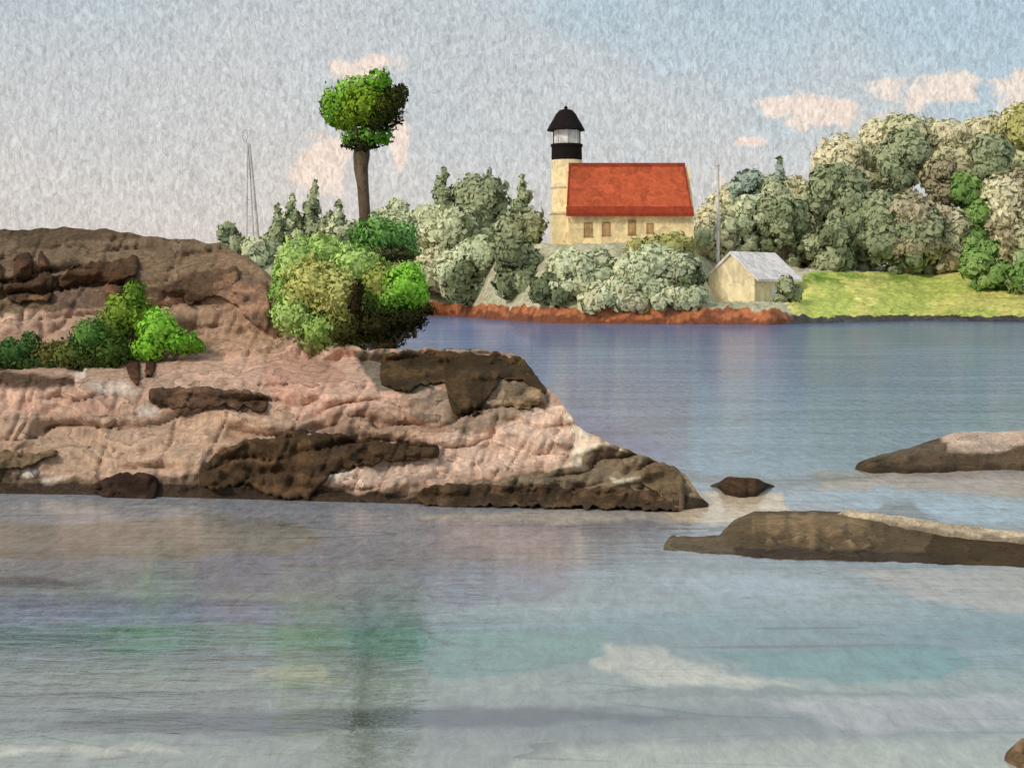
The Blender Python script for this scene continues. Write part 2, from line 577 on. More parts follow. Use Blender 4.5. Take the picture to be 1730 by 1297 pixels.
def depth_headland(px, py, rough=1.0):
    pw = interp(px, WL)
    Yw = EYE * F / (pw - HOR)
    y = Yw + interp(py + (840 - pw), OFFS)
    tilt = py + 0.10 * px + 14 * fbm(px / 160, py / 60, 2)
    lay = tilt / 34.0 + 0.9 * fbm(px / 120.0, py / 50.0 + 7, 3)
    saw = lay - np.floor(lay)
    amp = np.clip(0.5 + 1.4 * fbm(px / 140.0 + 3, np.floor(lay) * 3.7 + px / 900.0, 2), 0.05, 1.3)
    joint = np.abs(fbm(px / 38.0 + 0.4 * py / 38.0, py / 120.0 + 11, 3))
    strat = (saw ** 2.2 - 0.4) * 0.5 * amp + fbm(px / 110.0, py / 60.0, 3) * 0.4 + 0.10 * np.exp(-(joint / 0.10) ** 2) + 0.07 * fbm(px / 19.0, py / 12.0, 2)
    fade = np.clip((pw - py) / 25.0, 0.0, 1.0)
    return y + rough * strat * fade


def build_headland():
    pxs = np.concatenate([np.linspace(-900, -20, 70), np.arange(-16, 1200.1, 3.6)])
    nf, nb = 130, 34
    pw = interp(pxs, WL)
    pr = interp(pxs, RIDGE) + 5 * fbm(pxs / 22.0, pxs * 0 + 3, 3) * np.clip((pw - interp(pxs, RIDGE)) / 60, 0, 1)
    u = np.linspace(-0.06, 1, nf)[:, None]
    PX = np.repeat(pxs[None, :], nf, 0)
    PY = pw[None, :] + (pr - pw)[None, :] * u
    Y = depth_headland(PX, PY)
    front = np.stack([(PX - CX) * Y / F, Y, EYE - (PY - HOR) * Y / F], -1)
    # back slope falls away to the sea behind
    t = np.linspace(0, 1, nb + 1)[1:][:, None]
    rz = front[-1, :, 2]
    ry = front[-1, :, 1]
    back_len = 3.0 + 2.2 * np.maximum(rz, 0)
    Yb = ry[None, :] + back_len[None, :] * t
    prof = 1 - t ** 1.6
    Zb = (rz[None, :] + 0.6) * prof - 0.6 - 0.25 * np.abs(fbm(pxs[None, :] / 60.0 + t * 0, t * 9, 3)) * t
    Xb = front[-1, :, 0][None, :] + 0 * t
    back = np.stack([Xb, Yb, Zb], -1)
    V = np.concatenate([front, back], 0)
    patches = [
        ([(-900, 340), (0, 345), (260, 380), (400, 400), (450, 440), (462, 490), (455, 540), (380, 520), (290, 500), (230, 520), (0, 525), (-900, 520)], (124, 100, 74)),
        ([(-900, 350), (0, 366), (150, 378), (230, 392), (250, 402), (120, 408), (90, 420), (0, 402), (-900, 402)], (96, 76, 54)),
        ([(80, 478), (170, 470), (245, 450), (240, 515), (150, 522), (80, 512)], (116, 90, 72)),
        ([(250, 440), (380, 420), (460, 460), (440, 470), (330, 465), (270, 480)], (136, 108, 78)),
        ([(280, 520), (340, 495), (400, 500), (455, 545), (505, 580), (440, 608), (370, 600), (330, 595), (310, 560)], (166, 130, 100)),
        ([(-900, 600), (0, 628), (120, 640), (125, 652), (0, 660), (-900, 640)], (92, 68, 50)),  # shadow under the left shrub, painted into the rock colour
        ([(-900, 660), (0, 655), (130, 652), (170, 670), (200, 690), (120, 703), (0, 705), (-900, 700)], (194, 152, 126)),
        ([(260, 612), (330, 600), (460, 596), (500, 570), (560, 590), (620, 612), (690, 670), (650, 690), (560, 700), (490, 715), (462, 660), (380, 648), (280, 640)], (200, 156, 130)),
        ([(450, 600), (505, 585), (590, 640), (540, 665), (480, 690), (450, 650)], (194, 144, 118)),
        ([(520, 735), (560, 700), (640, 690), (740, 700), (760, 730), (640, 750)], (166, 130, 104)),
        ([(600, 595), (660, 590), (680, 640), (740, 660), (640, 665)], (126, 112, 92)),
        ([(690, 672), (750, 665), (830, 650), (920, 645), (930, 690), (850, 735), (760, 725), (690, 700)], (150, 124, 100)),
        ([(520, 815), (560, 790), (700, 765), (770, 730), (860, 715), (900, 685), (950, 680), (970, 705), (980, 745), (940, 785), (760, 800), (600, 825)], (208, 172, 146)),
        ([(950, 690), (985, 712), (1005, 742), (1060, 752), (1062, 768), (1005, 772), (985, 796), (920, 802), (966, 778), (968, 735)], (222, 200, 172)),
        ([(980, 790), (985, 765), (1020, 748), (1060, 762), (1090, 750), (1215, 790), (1215, 880), (740, 870), (720, 842), (760, 812), (900, 800)], (130, 110, 84)),
        ([(1095, 765), (1125, 772), (1115, 782), (1098, 778)], (226, 210, 186)),
        ([(1030, 812), (1090, 806), (1092, 813), (1035, 818)], (214, 196, 168)),
        ([(-900, 700), (0, 706), (200, 700), (300, 690), (470, 700), (440, 740), (330, 790), (150, 800), (0, 790), (-900, 790)], (178, 144, 116)),
        ([(200, 800), (260, 740), (330, 692), (470, 690), (500, 715), (400, 745), (335, 790)], (186, 150, 120), .8),
        ([(122, 634), (152, 624), (146, 642), (126, 644)], (232, 216, 198)),
        ([(222, 696), (255, 676), (272, 690), (262, 706), (232, 708)], (214, 192, 174)),
        ([(150, 648), (215, 640), (240, 665), (170, 668)], (202, 178, 158)),
        ([(515, 800), (560, 786), (600, 790), (560, 812), (525, 822)], (226, 208, 184)),
        ([(-900, 796), (0, 793), (120, 806), (250, 806), (340, 800), (420, 812), (520, 818), (620, 832), (720, 826), (720, 880), (-900, 870)], (118, 96, 72)),
        ([(-900, 808), (0, 812), (300, 818), (520, 828), (760, 838), (1000, 838), (1215, 838), (1215, 890), (-900, 880)], (66, 50, 36)),
        ([(25, 792), (60, 786), (70, 795), (40, 802)], (216, 196, 176)),
        ([(60, 806), (110, 802), (112, 810), (70, 814)], (206, 186, 164)),
    ]
    PXa = np.concatenate([PX, np.repeat(pxs[None, :], nb, 0)], 0)
    PYa = np.concatenate([PY, pr[None, :] + 260 * t * np.ones_like(pr)[None, :]], 0)
    col = paint(PXa, PYa, (184, 146, 120), patches, 1.1, 10, 30)
    # the back of the rock is plain tan stone
    col[nf:] = np.array(S(160, 126, 98)) * (1 + 0.2 * fbm(PXa[nf:] / 40, PYa[nf:] / 40, 3))[..., None]
    grey = col.mean(-1, keepdims=True)
    col = col * .84 + grey * .16
    nr, nc = V.shape[:2]
    f = grid_faces(nr, nc)
    o = link('headland', to_mesh('headland', V.reshape(-1, 3), f, col.reshape(-1, 3), M_ROCK))
    o['kind'] = 'structure'


build_headland()


def outcrop(strip, rgb, bulge, label, name='rock_outcrop', sink=0.35, k=1.0, group='dark rock outcrops on the headland', rough=0.28):
    """rock mass bulging from the headland; strip = (column, top row, bottom row)"""
    x0, x1 = strip[0][0], strip[-1][0]
    nc = max(14, int((x1 - x0) / 3.5))
    nr = 26
    xs = np.linspace(x0, x1, nc)
    top = interp(xs, [(a, b) for a, b, c in strip]) + 3.5 * fbm(xs / 14.0, xs * 0 + x0, 3)
    bot = interp(xs, [(a, c) for a, b, c in strip]) + 3.5 * fbm(xs / 14.0, xs * 0 + x0 + 9, 3)
    mid = (top + bot) / 2
    ev = np.clip(np.minimum(xs - x0, x1 - xs) / 7.0, 0.0, 1) ** 0.5
    top = mid + (top - mid) * ev
    bot = mid + (bot - mid) * ev
    v = np.linspace(0, 1, nr)[:, None]
    PX = np.repeat(xs[None, :], nr, 0)
    PY = top[None, :] + (bot - top)[None, :] * v
    top_n = 5.0 * fbm(xs / 7.0, xs * 0 + x0 + 40, 3) * ev
    bot_n = 7.0 * fbm(xs / 9.0, xs * 0 + x0 + 60, 3) * ev
    PY = (top + top_n)[None, :] + (bot + bot_n - top - top_n)[None, :] * v
    dome = (np.clip(4 * v * (1 - v), 0, 1) ** 0.25) * (np.clip(np.minimum(xs - x0, x1 - xs) / 14.0, 0, 1) ** 0.5)[None, :]
    cr = fbm(PX / 22.0 + .5 * PY / 22.0, PY / 16.0, 4)
    step = np.round(cr * 5) / 5 * .75 + cr * .25
    crack = np.exp(-(np.abs(fbm(PX / 26.0 + 9, PY / 40.0, 2)) / .1) ** 2)
    Y = depth_headland(PX, PY, 1.0) + sink - (bulge * .55 + sink) * dome + 0.32 * step * dome + .16 * crack * dome
    inner = np.clip((dome - .55) / .2, 0, 1)
    Y = np.where(inner > 0, np.minimum(Y, depth_headland(PX, PY, 1.0) - .26 * inner), Y)
    V = np.stack([(PX - CX) * Y / F, Y, EYE - (PY - HOR) * Y / F], -1)
    # closed back, set into the hill
    Yb = Y[::-1] * 0 + Y.max() + 0.5
    PYb = PY[::-1]
    Vb = np.stack([(PX - CX) * Yb / F, Yb, EYE - (PYb - HOR) * Yb / F], -1)
    V = np.concatenate([V, Vb[[0, -1]]], 0)
    tone = fbm(PX / 30.0, PY / 18.0, 3)
    col = np.array(S(*rgb, k)) * (1 + 0.5 * tone)[..., None]
    col = np.where((tone > .22)[..., None], col * np.array([1.45, 1.4, 1.35]), col)
    col = np.concatenate([col, col[[-1, 0]]], 0)
    base = V.reshape(-1, 3)[:, :].mean(0)
    base[2] = V[..., 2].min()
    f = grid_faces(*V.shape[:2])
    o = link(name, to_mesh(name, V.reshape(-1, 3) - base, f, col.reshape(-1, 3), M_BOULDER), loc=base)
    return tag(o, label, 'rock', group)


OUT = [
    ([(-60, 440, 500), (-20, 432, 500), (10, 445, 500)], (96, 72, 52), .35, 'brown boulder on the upper left slope, cut by the picture edge'),
    ([(18, 432, 512), (30, 427, 515), (50, 425, 510), (62, 432, 505)], (88, 64, 46), .4, 'upright dark brown boulder at upper left of the headland'),
    ([(58, 425, 500), (68, 420, 510), (80, 432, 512), (90, 450, 505)], (84, 60, 44), .4, 'narrow dark boulder leaning on the upright one at upper left'),
    ([(0, 480, 505), (30, 470, 512), (95, 455, 515)], (92, 70, 52), .3, 'low dark slab under the two upright boulders'),
    ([(92, 478, 492), (120, 448, 478), (170, 440, 482), (240, 432, 466)], (90, 66, 46), .3, 'long dark brown ledge just below the headland top'),
    ([(172, 480, 510), (185, 466, 520), (198, 468, 508), (212, 466, 500)], (94, 68, 48), .25, 'small dark knob under the long upper ledge'),
    ([(266, 486, 496), (300, 470, 500), (325, 460, 520), (350, 456, 505), (410, 450, 472)], (104, 80, 60), .35, 'brown wedge ledge above and right of the green shrubs'),
    ([(350, 478, 498), (400, 468, 520), (430, 470, 555), (462, 478, 570)], (134, 104, 84), .3, 'greyish brown rock face left of the big bush'),
    ([(208, 610, 620), (218, 602, 640), (232, 604, 656), (242, 610, 646)], (78, 52, 40), .25, 'left one of two leaf shaped dark stones below the shrubs'),
    ([(240, 612, 640), (252, 604, 642), (262, 602, 634), (268, 608, 624)], (78, 52, 40), .25, 'right one of two leaf shaped dark stones below the shrubs'),
    ([(246, 658, 678), (290, 653, 692), (350, 648, 690), (380, 656, 678), (400, 658, 694), (412, 656, 680), (430, 662, 700), (458, 668, 692)], (92, 70, 54), .25, 'dark ragged ledge crossing the pink slab mid left'),
    ([(332, 790, 822), (370, 760, 828), (420, 742, 822), (460, 735, 838), (490, 722, 846), (520, 722, 846), (560, 728, 802), (600, 738, 788), (660, 746, 782), (746, 750, 772)], (76, 58, 40), .4, 'largest dark band of rock above the waterline, tapering right'),
    ([(152, 818, 834), (185, 802, 846), (215, 794, 850), (250, 800, 846), (272, 806, 836)], (52, 36, 28), .4, 'nearly black boulder at the water edge on the left'),
    ([(-90, 765, 794), (0, 762, 796), (40, 766, 790), (70, 764, 778), (102, 756, 772)], (96, 80, 60), .25, 'low olive brown ledge at far left near the water'),
    ([(638, 606, 652), (655, 594, 660), (690, 592, 664), (715, 594, 650), (752, 590, 652), (764, 592, 700), (790, 592, 710), (812, 594, 704), (828, 596, 668), (850, 600, 640), (888, 606, 648), (908, 636, 662), (926, 656, 668)], (70, 54, 34), .5, 'big dark hanging rock ledge right of the bush'),
    ([(842, 640, 690), (870, 650, 692), (905, 650, 688), (925, 660, 672)], (134, 114, 90), .3, 'grey brown rock tucked under the end of the dark ledge'),
    ([(700, 830, 852), (760, 812, 858), (860, 818, 858), (980, 822, 858), (1080, 826, 862), (1150, 830, 866), (1158, 836, 858)], (72, 56, 40), .25, 'long dark wet foot of the point at the waterline'),
    ([(1078, 790, 812), (1110, 780, 836), (1140, 790, 866), (1156, 798, 864), (1162, 806, 850)], (124, 104, 78), .3, 'brown end rock at the tip of the headland'),
]
for s_, c_, b_, lab in OUT:
    outcrop(s_, c_, b_, lab)


# ------------------------------------------------------------------ islets and bars
def islet(name, strip, depth, base_rgb, patches, label=None, cat=None, k=1.0, mat=None, kind=None, jit=6, lump=0.12):
    """low rock in the water; strip = (column, top row, waterline row)"""
    x0, x1 = strip[0][0], strip[-1][0]
    nc = max(20, int((x1 - x0) / 4))
    xs = np.linspace(x0, x1, nc)
    pt_ = interp(xs, [(a, b) for a, b, c in strip]) + 2.0 * fbm(xs / 16.0, xs * 0 + 4, 3)
    pw = interp(xs, [(a, c) for a, b, c in strip]) + 2.0 * fbm(xs / 18.0, xs * 0 + 8, 3)
    Yw = EYE * F / (pw - HOR)
    nf, nb = 26, 16
    u = np.linspace(0, 1, nf)[:, None]
    Yt = Yw + depth * np.clip(np.minimum(xs - x0, x1 - xs) / 60.0, 0.12, 1) * np.clip((pw - pt_) / 58.0, .22, 1)
    Zt = np.maximum(EYE - (pt_ - HOR) * Yt / F, 0.012)
    endt = np.clip(np.minimum(xs - x0, x1 - xs) / 34.0, 0, 1) ** .6
    Zt = Zt * endt - .06 * (1 - endt)
    Yf = Yw[None, :] + (Yt - Yw)[None, :] * u
    Zf = np.where(Zt > 0, Zt, Zt)[None, :] * u ** 0.55
    Zf = Zf + lump * fbm(xs[None, :] / 30.0 + 0 * u, u * 5, 3) * np.sin(np.pi * u) * (Zt > 0.1)[None, :]
    wx = xs[None, :] / 9.0
    Zf = Zf + (0.05 * fbm(wx + 0 * u, u * 9 + x0, 4) + 0.05 * np.round(3 * fbm(xs[None, :] / 40.0 + 0 * u, u * 3 + 5, 3)) / 3) * np.sin(np.pi * np.clip(u * 1.05, 0, 1)) ** .5 * np.clip(Zt / .25, 0, 1)[None, :]
    Zf[0] -= 0.08
    t = np.linspace(0, 1, nb + 1)[1:][:, None]
    Yb = Yt[None, :] + depth * t
    Zb = (Zt[None, :] + 0.1) * (1 - t ** 1.8) - 0.1
    Y = np.concatenate([Yf, Yb], 0)
    Z = np.concatenate([Zf, Zb], 0)
    PX = np.repeat(xs[None, :], nf + nb, 0)
    X = (PX - CX) * Y / F
    PY = HOR + (EYE - Z) * F / Y
    col = paint(PX, PY, base_rgb, patches, k, jit, 26)
    col = col * (1 + .3 * fbm(PX / 40.0, PY / 8.0, 3))[..., None]
    wet = np.clip(1 - (Z - .02 - .05 * (1 + fbm(PX / 14.0, PY * 0 + 2, 3))) / .05, 0, 1)[..., None]
    col = col * (1 - .5 * wet)
    V = np.stack([X, Y, Z], -1).reshape(-1, 3)
    base = V.mean(0)
    base[2] = 0.0
    o = link(name, to_mesh(name, V - base, grid_faces(nf + nb, nc), col.reshape(-1, 3), mat or M_ISLET), loc=base)
    if label:
        tag(o, label, cat, 'low rocks in the water')
    if kind:
        o['kind'] = kind
    return o


islet('rock_islet', [(1096, 925, 926), (1140, 921, 931), (1215, 917, 936), (1240, 896, 938), (1275, 882, 944), (1380, 879, 948), (1470, 886, 950), (1540, 896, 952),
                     (1620, 905, 956), (1730, 912, 960), (1900, 906, 965), (2100, 925, 960)], 2.6, (140, 116, 84),
      [([(1090, 900), (1226, 900), (1236, 940), (1090, 940)], (150, 130, 104)),
       ([(1240, 925), (1500, 930), (1600, 940), (1600, 980), (1240, 960)], (100, 82, 66)),
       ([(1590, 880), (2100, 880), (2100, 980), (1600, 980), (1560, 930)], (100, 80, 52))],
      'long low brown rock lying in the water at lower right', 'rock')
islet('rock_islet', [(1436, 789, 791), (1470, 778, 799), (1540, 758, 800), (1590, 740, 798), (1610, 732, 797), (1690, 730, 795), (1760, 727, 795), (1900, 720, 795), (2050, 760, 790)], 2.5,
      (96, 78, 58),
      [([(1585, 700), (2100, 690), (2100, 760), (1720, 752), (1690, 764), (1620, 766), (1590, 762)], (206, 178, 156)),
       ([(1440, 750), (1600, 750), (1600, 772), (1440, 775)], (112, 96, 76))],
      'dark brown rock with pale pink top at right edge', 'rock')
islet('rock_ledge', [(1196, 808, 820), (1214, 808, 824), (1224, 804, 835), (1250, 806, 841), (1278, 808, 839), (1296, 811, 826), (1316, 814, 819)], 0.7, (112, 96, 78),
      [([(1212, 790), (1306, 795), (1290, 850), (1214, 850)], (78, 58, 42))],
      'short low dark rock just right of the headland tip', 'rock', lump=.03)
islet('corner_rock', [(1690, 1268, 1282), (1706, 1256, 1290), (1730, 1250, 1302), (1790, 1248, 1310), (1830, 1275, 1290)], 0.5, (150, 120, 92), [],
      'small brown rock in the lower right corner', 'rock')
islet('sand_bar', [(1390, 868, 874), (1440, 862, 884), (1520, 872, 896), (1640, 890, 914), (1760, 902, 922), (1840, 908, 918)], 0.6, (190, 172, 146), [], kind='structure', lump=.02)


# ------------------------------------------------------------------ far bank
FWL = [(-900, 540), (600, 539), (700, 534), (760, 533), (850, 541), (930, 546), (1050, 547), (1300, 549), (1420, 545), (1560, 542), (1730, 544), (2600, 542)]


def far_waterY(px):
    return EYE * F / (interp(px, FWL) - HOR)


def far_ground(px, Y):
    """height of the far land above the water at photo column px and distance Y"""
    d = Y - far_waterY(px)
    left = np.interp(d, [-2, 0, 1.2, 3, 9, 14, 40, 200], [-1, 0, 1.5, 2.4, 6.0, 8.4, 9.0, 9.5])
    right = np.interp(d, [-2, 0, 1.5, 4, 22, 40, 200], [-1, 0, .45, 1.0, 5.3, 6.6, 7.5])
    shed = np.interp(d, [-2, 0, 1.2, 3, 24, 36, 60, 200], [-1, 0, 1.6, 1.8, 2.3, 7.0, 8.6, 9])
    w_r = np.clip((px - 1300) / 70.0, 0, 1)
    w_s = np.clip((px - 1165) / 45.0, 0, 1)
    lw = left * (1 - w_s) + shed * w_s
    return lw * (1 - w_r) + right * w_r


def build_bank():
    pxs = np.concatenate([np.linspace(-900, 640, 80), np.linspace(650, 1760, 330), np.linspace(1770, 2600, 60)])
    ds = np.concatenate([[-2], np.linspace(-0.6, 5, 28), np.linspace(5.5, 30, 40), np.linspace(35, 200, 12)])
    PX = np.repeat(pxs[None, :], len(ds), 0)
    Yw = far_waterY(pxs)
    Y = Yw[None, :] + ds[:, None]
    Z = far_ground(PX, Y)
    n = fbm(PX / 14.0, Y / 1.2, 4)
    Z = Z + n * np.clip(ds, 0, 1.0)[:, None] * 0.45
    X = (PX - CX) * Y / F
    D = np.repeat(ds[:, None], len(pxs), 1) + 0.7 * fbm(PX / 25.0, Y / 2.0, 3)
    col = np.empty(PX.shape + (3,))
    col[...] = S(196, 190, 158, .9)
    rust = np.array(S(182, 114, 74, .95))
    rust2 = np.array(S(150, 92, 66, .9))
    dark = np.array(S(96, 92, 88, .7))
    mead = np.array(S(214, 208, 118, 0.95))
    mead2 = np.array(S(192, 200, 104, .95))
    grn = np.array(S(118, 156, 58, .85))
    right = np.clip((PX + 20 * fbm(PX / 20, Y / 3, 2) - 1330) / 10, 0, 1)[..., None]
    band = (D < 1.4)[..., None]
    n2 = (fbm(PX / 30.0, Y / .8 + 40, 3) > 0.05)[..., None]
    lc = np.where(band, np.where(n2 & (D < 1.4)[..., None], rust2, rust), col)
    lc = np.where((D < 0.5)[..., None], rust2 * 0.7, lc)
    m3 = fbm(PX / 70.0, Y / 7.0, 3)[..., None]
    rc = np.where(m3 > 0.12, mead2, mead)
    gsoft = np.clip(1 - np.abs(D - 20) / 5, 0, 1) * np.clip((1600 - PX) / 90, 0, 1) * np.clip(.55 + 1.2 * fbm(PX / 22.0, Y / 2.5 + 9, 3), 0, 1)
    rc = rc * (1 - gsoft[..., None]) + grn * gsoft[..., None]
    rc = np.where((D > 24)[..., None], np.array(S(206, 200, 176, .9)), rc)
    rc = np.where((D < 2.0)[..., None], dark, rc)
    col = lc * (1 - right) + rc * right
    V = np.stack([X, Y, Z], -1).reshape(-1, 3)
    o = link('far_shore', to_mesh('far_shore', V, grid_faces(*PX.shape), col.reshape(-1, 3), M_BANK))
    o['kind'] = 'structure'


build_bank()


# ------------------------------------------------------------------ buildings
def bm_obj(name, bm, mat, parent, base, smooth=False, bevel=0.0):
    bmesh.ops.translate(bm, verts=bm.verts, vec=-Vector(base))
    if bevel:
        bmesh.ops.bevel(bm, geom=list(bm.edges), offset=bevel, segments=1, affect='EDGES', clamp_overlap=True)
    bmesh.ops.recalc_face_normals(bm, faces=bm.faces)
    me = bpy.data.meshes.new(name)
    bm.to_mesh(me)
    bm.free()
    if smooth:
        me.polygons.foreach_set('use_smooth', np.ones(len(me.polygons), bool))
    me.materials.append(mat)
    return link(name, me, parent)


def box(bm, x0, x1, y0, y1, z0, z1):
    vs = [bm.verts.new(p) for p in [(x0, y0, z0), (x1, y0, z0), (x1, y1, z0), (x0, y1, z0), (x0, y0, z1), (x1, y0, z1), (x1, y1, z1), (x0, y1, z1)]]
    for f in [(0, 3, 2, 1), (4, 5, 6, 7), (0, 1, 5, 4), (1, 2, 6, 5), (2, 3, 7, 6), (3, 0, 4, 7)]:
        bm.faces.new([vs[i] for i in f])


def prism(bm, pts, a, b):
    """extrude polygon pts between offsets a and b (vectors)"""
    A = [bm.verts.new(Vector(p) + Vector(a)) for p in pts]
    B = [bm.verts.new(Vector(p) + Vector(b)) for p in pts]
    n = len(pts)
    bm.faces.new(A)
    bm.faces.new(list(reversed(B)))
    for i in range(n):
        bm.faces.new([A[i], B[i], B[(i + 1) % n], A[(i + 1) % n]])


def lathe(bm, cx, cy, prof, seg=24):
    rings = []
    for r, z in prof:
        rings.append([bm.verts.new((cx + r * math.cos(2 * math.pi * i / seg), cy + r * math.sin(2 * math.pi * i / seg), z)) for i in range(seg)])
    for a, b in zip(rings[:-1], rings[1:]):
        for i in range(seg):
            bm.faces.new([a[i], a[(i + 1) % seg], b[(i + 1) % seg], b[i]])
    bm.faces.new(list(reversed(rings[0])))
    bm.faces.new(rings[-1])


def zat(py, Y):
    return EYE - (py - HOR) * Y / F


def xat(px, Y):
    return (px - CX) * Y / F


def build_house():
    Y0, Y1 = 163.0, 171.0
    yr = 167.0
    z0 = zat(416, Y0)
    ze = zat(360, Y0)
    zr = zat(277, yr)
    xl, xr = xat(960, Y0), xat(1181, Y0)
    base = Vector(((xl + xr) / 2, Y0, z0))
    t = thing('keepers_house', base, 'cream keeper\'s house with a long red roof beside the lighthouse', 'house')
    bm = bmesh.new()
    prism(bm, [(0, Y0, z0 - 1.2), (0, Y1, z0 - 1.2), (0, Y1, ze), (0, yr, zr - 0.35), (0, Y0, ze)], (xl, 0, 0), (xr - 0.6, 0, 0))
    wall = bm_obj('wall', bm, M_YELLOW, t, base)
    bm = bmesh.new()
    box(bm, xl - 0.03, xr - 0.4, Y0 - 0.25, Y0 + 0.02, z0 - 1.2, z0 + 0.15)
    bm_obj('plinth', bm, M_STONE, t, base)
    # roof: two thick slopes over the wall
    rl, rr = xat(957, Y0), xat(1169, Y0)
    th = 0.28
    ef = Y0 - 0.7
    zf = zat(361, ef)
    sl = (zr - zf) / (yr - ef)
    bm = bmesh.new()
    prism(bm, [(0, ef, zf), (0, yr, zr), (0, 2 * yr - ef, zf), (0, 2 * yr - ef, zf - th), (0, yr, zr - th * 1.5), (0, ef, zf - th)], (rl, 0, 0), (rr, 0, 0))
    for v in bm.verts:
        if v.co.z > zr - 1.2 and v.co.x > (rl + rr) / 2:
            v.co.x -= 0.35
        if v.co.z > zr - 1.2 and v.co.x < (rl + rr) / 2:
            v.co.x += 0.45
    roof = bm_obj('roof', bm, M_RED, t, base)
    bm = bmesh.new()
    # eave course and ridge cap, each proud of the slope
    ya, yb = ef - 0.05, ef + 0.62
    box_pts = [(0, ya, zf - 0.30), (0, yb, zf + sl * (yb - ef) - 0.02), (0, yb, zf + sl * (yb - ef) + 0.06), (0, ya, zf + 0.07)]
    prism(bm, box_pts, (rl - 0.05, 0, 0), (rr + 0.15, 0, 0))
    bm_obj('eave_course', bm, M_REDDK, roof, base)
    bm = bmesh.new()
    prism(bm, [(0, yr - 0.3, zr - 0.32), (0, yr, zr + 0.12), (0, yr + 0.3, zr - 0.32)], (rl + 0.42, 0, 0), (rr - 0.3, 0, 0))
    bm_obj('ridge_cap', bm, M_REDDK, roof, base)
    for xa, dxx in ((rl + 0.02, .45), (rr - 0.2, -.35)):
        bm = bmesh.new()
        prism(bm, [(xa, ef + .7, zf + sl * .7 + .03), (xa + .18, ef + .7, zf + sl * .7 + .03), (xa + .18 + dxx * .85, yr - .35, zr - sl * .35 + .03), (xa + dxx * .85, yr - .35, zr - sl * .35 + .03)],
              (0, -.04, .02), (0, .02, .05))
        bm_obj('verge_trim', bm, M_REDDK, roof, base)
    for (a, b, c, d) in [(986, 1001, 376, 399), (1017, 1031, 375, 397), (1061, 1074, 372, 396), (1092, 1104, 377, 393)]:
        wx0, wx1 = xat(a, Y0), xat(b, Y0)
        wz1, wz0 = zat(c, Y0), zat(d, Y0)
        bm = bmesh.new()
        fw = 0.1
        box(bm, wx0, wx0 + fw, Y0 - .06, Y0 + .1, wz0, wz1)
        box(bm, wx1 - fw, wx1, Y0 - .06, Y0 + .1, wz0, wz1)
        box(bm, wx0 + fw, wx1 - fw, Y0 - .06, Y0 + .1, wz1 - fw, wz1)
        box(bm, wx0 - .06, wx1 + .06, Y0 - .10, Y0 + .1, wz0 - .1, wz0)
        w = bm_obj('window', bm, M_FRAME, t, base)
        bm = bmesh.new()
        box(bm, wx0 + fw, wx1 - fw, Y0 - .02, Y0 + .05, wz0, wz1 - fw)
        bm_obj('pane', bm, M_BROWN, w, base)


def build_lighthouse():
    Yc = 169.6
    cx = xat(957.5, Yc)
    r = 26.0 * px_m(Yc)
    z0 = zat(416, 163.0)
    base = Vector((cx, Yc, z0))
    t = thing('lighthouse', base, 'cream lighthouse tower with black gallery band and black domed cap', 'lighthouse')
    bm = bmesh.new()
    zg0, zg1 = zat(271, Yc), zat(244, Yc)
    lathe(bm, cx, Yc, [(r * 1.06, z0 - 1.5), (r * 1.04, z0 + 2), (r * 0.99, zg0)], 28)
    bm_obj('tower_wall', bm, M_CREAM, t, base, smooth=True)
    for py in (318, 360):
        bm = bmesh.new()
        zz = zat(py, Yc)
        lathe(bm, cx, Yc, [(r * 1.0, zz - .12), (r * 1.045, zz - .08), (r * 1.045, zz + .08), (r * 1.0, zz + .12)], 28)
        bm_obj('string_course', bm, M_STONE, t, base)
    bm = bmesh.new()
    lathe(bm, cx, Yc, [(r * .92, zg0), (r * 1.0, zg0 + .15), (r * 0.98, zg1 - .35), (r * 1.04, zg1 - .3), (r * 1.04, zg1), (r * .9, zg1 + .02)], 28)
    gal = bm_obj('gallery', bm, M_BLACK, t, base)
    zl1 = zat(217, Yc)
    bm = bmesh.new()
    lathe(bm, cx, Yc, [(r * .84, zg1 - .05), (r * .84, zl1)], 8)
    lan = bm_obj('lantern_room', bm, M_WHITE, t, base)
    for i in range(8):
        a = 2 * math.pi * i / 8
        bm = bmesh.new()
        x, y = cx + r * .86 * math.cos(a), Yc + r * .86 * math.sin(a)
        box(bm, x - .06, x + .06, y - .06, y + .06, zg1, zl1)
        bm_obj('mullion', bm, M_BLACK if i in (0, 4) else M_WHITE, lan, base)
    zt = zat(184, Yc)
    hh = zt - zl1
    bm = bmesh.new()
    lathe(bm, cx - .1, Yc, [(r * 1.24, zl1 - .28), (r * 1.2, zl1 - .1), (r * 1.02, zl1 + hh * .22), (r * .84, zl1 + hh * .45), (r * .66, zl1 + hh * .72), (r * .42, zl1 + hh * .92), (r * .12, zl1 + hh * .99)], 28)
    cap = bm_obj('cap', bm, M_BLACK, t, base, smooth=True)
    bm = bmesh.new()
    lathe(bm, cx - .1, Yc, [(.05, zt - .1), (.22, zt + .05), (.22, zt + .2), (.03, zt + .35), (.03, zt + .7)], 12)
    bm_obj('finial', bm, M_BLACK, cap, base)
    # low lean-to joining the tower to the house front
    bm = bmesh.new()
    xl, xr = xat(932, 163.4), xat(960, 163.4)
    zt2 = zat(361, 163.4)
    box(bm, xl, xr, 163.4, 168.0, z0 - 1.2, zt2)
    bm_obj('annex_wall', bm, M_YELLOW, t, base)
    bm = bmesh.new()
    box(bm, xl - .12, xr - .02, 163.25, 168.0, zt2, zt2 + .16)
    bm_obj('annex_coping', bm, M_CREAM, t, base)


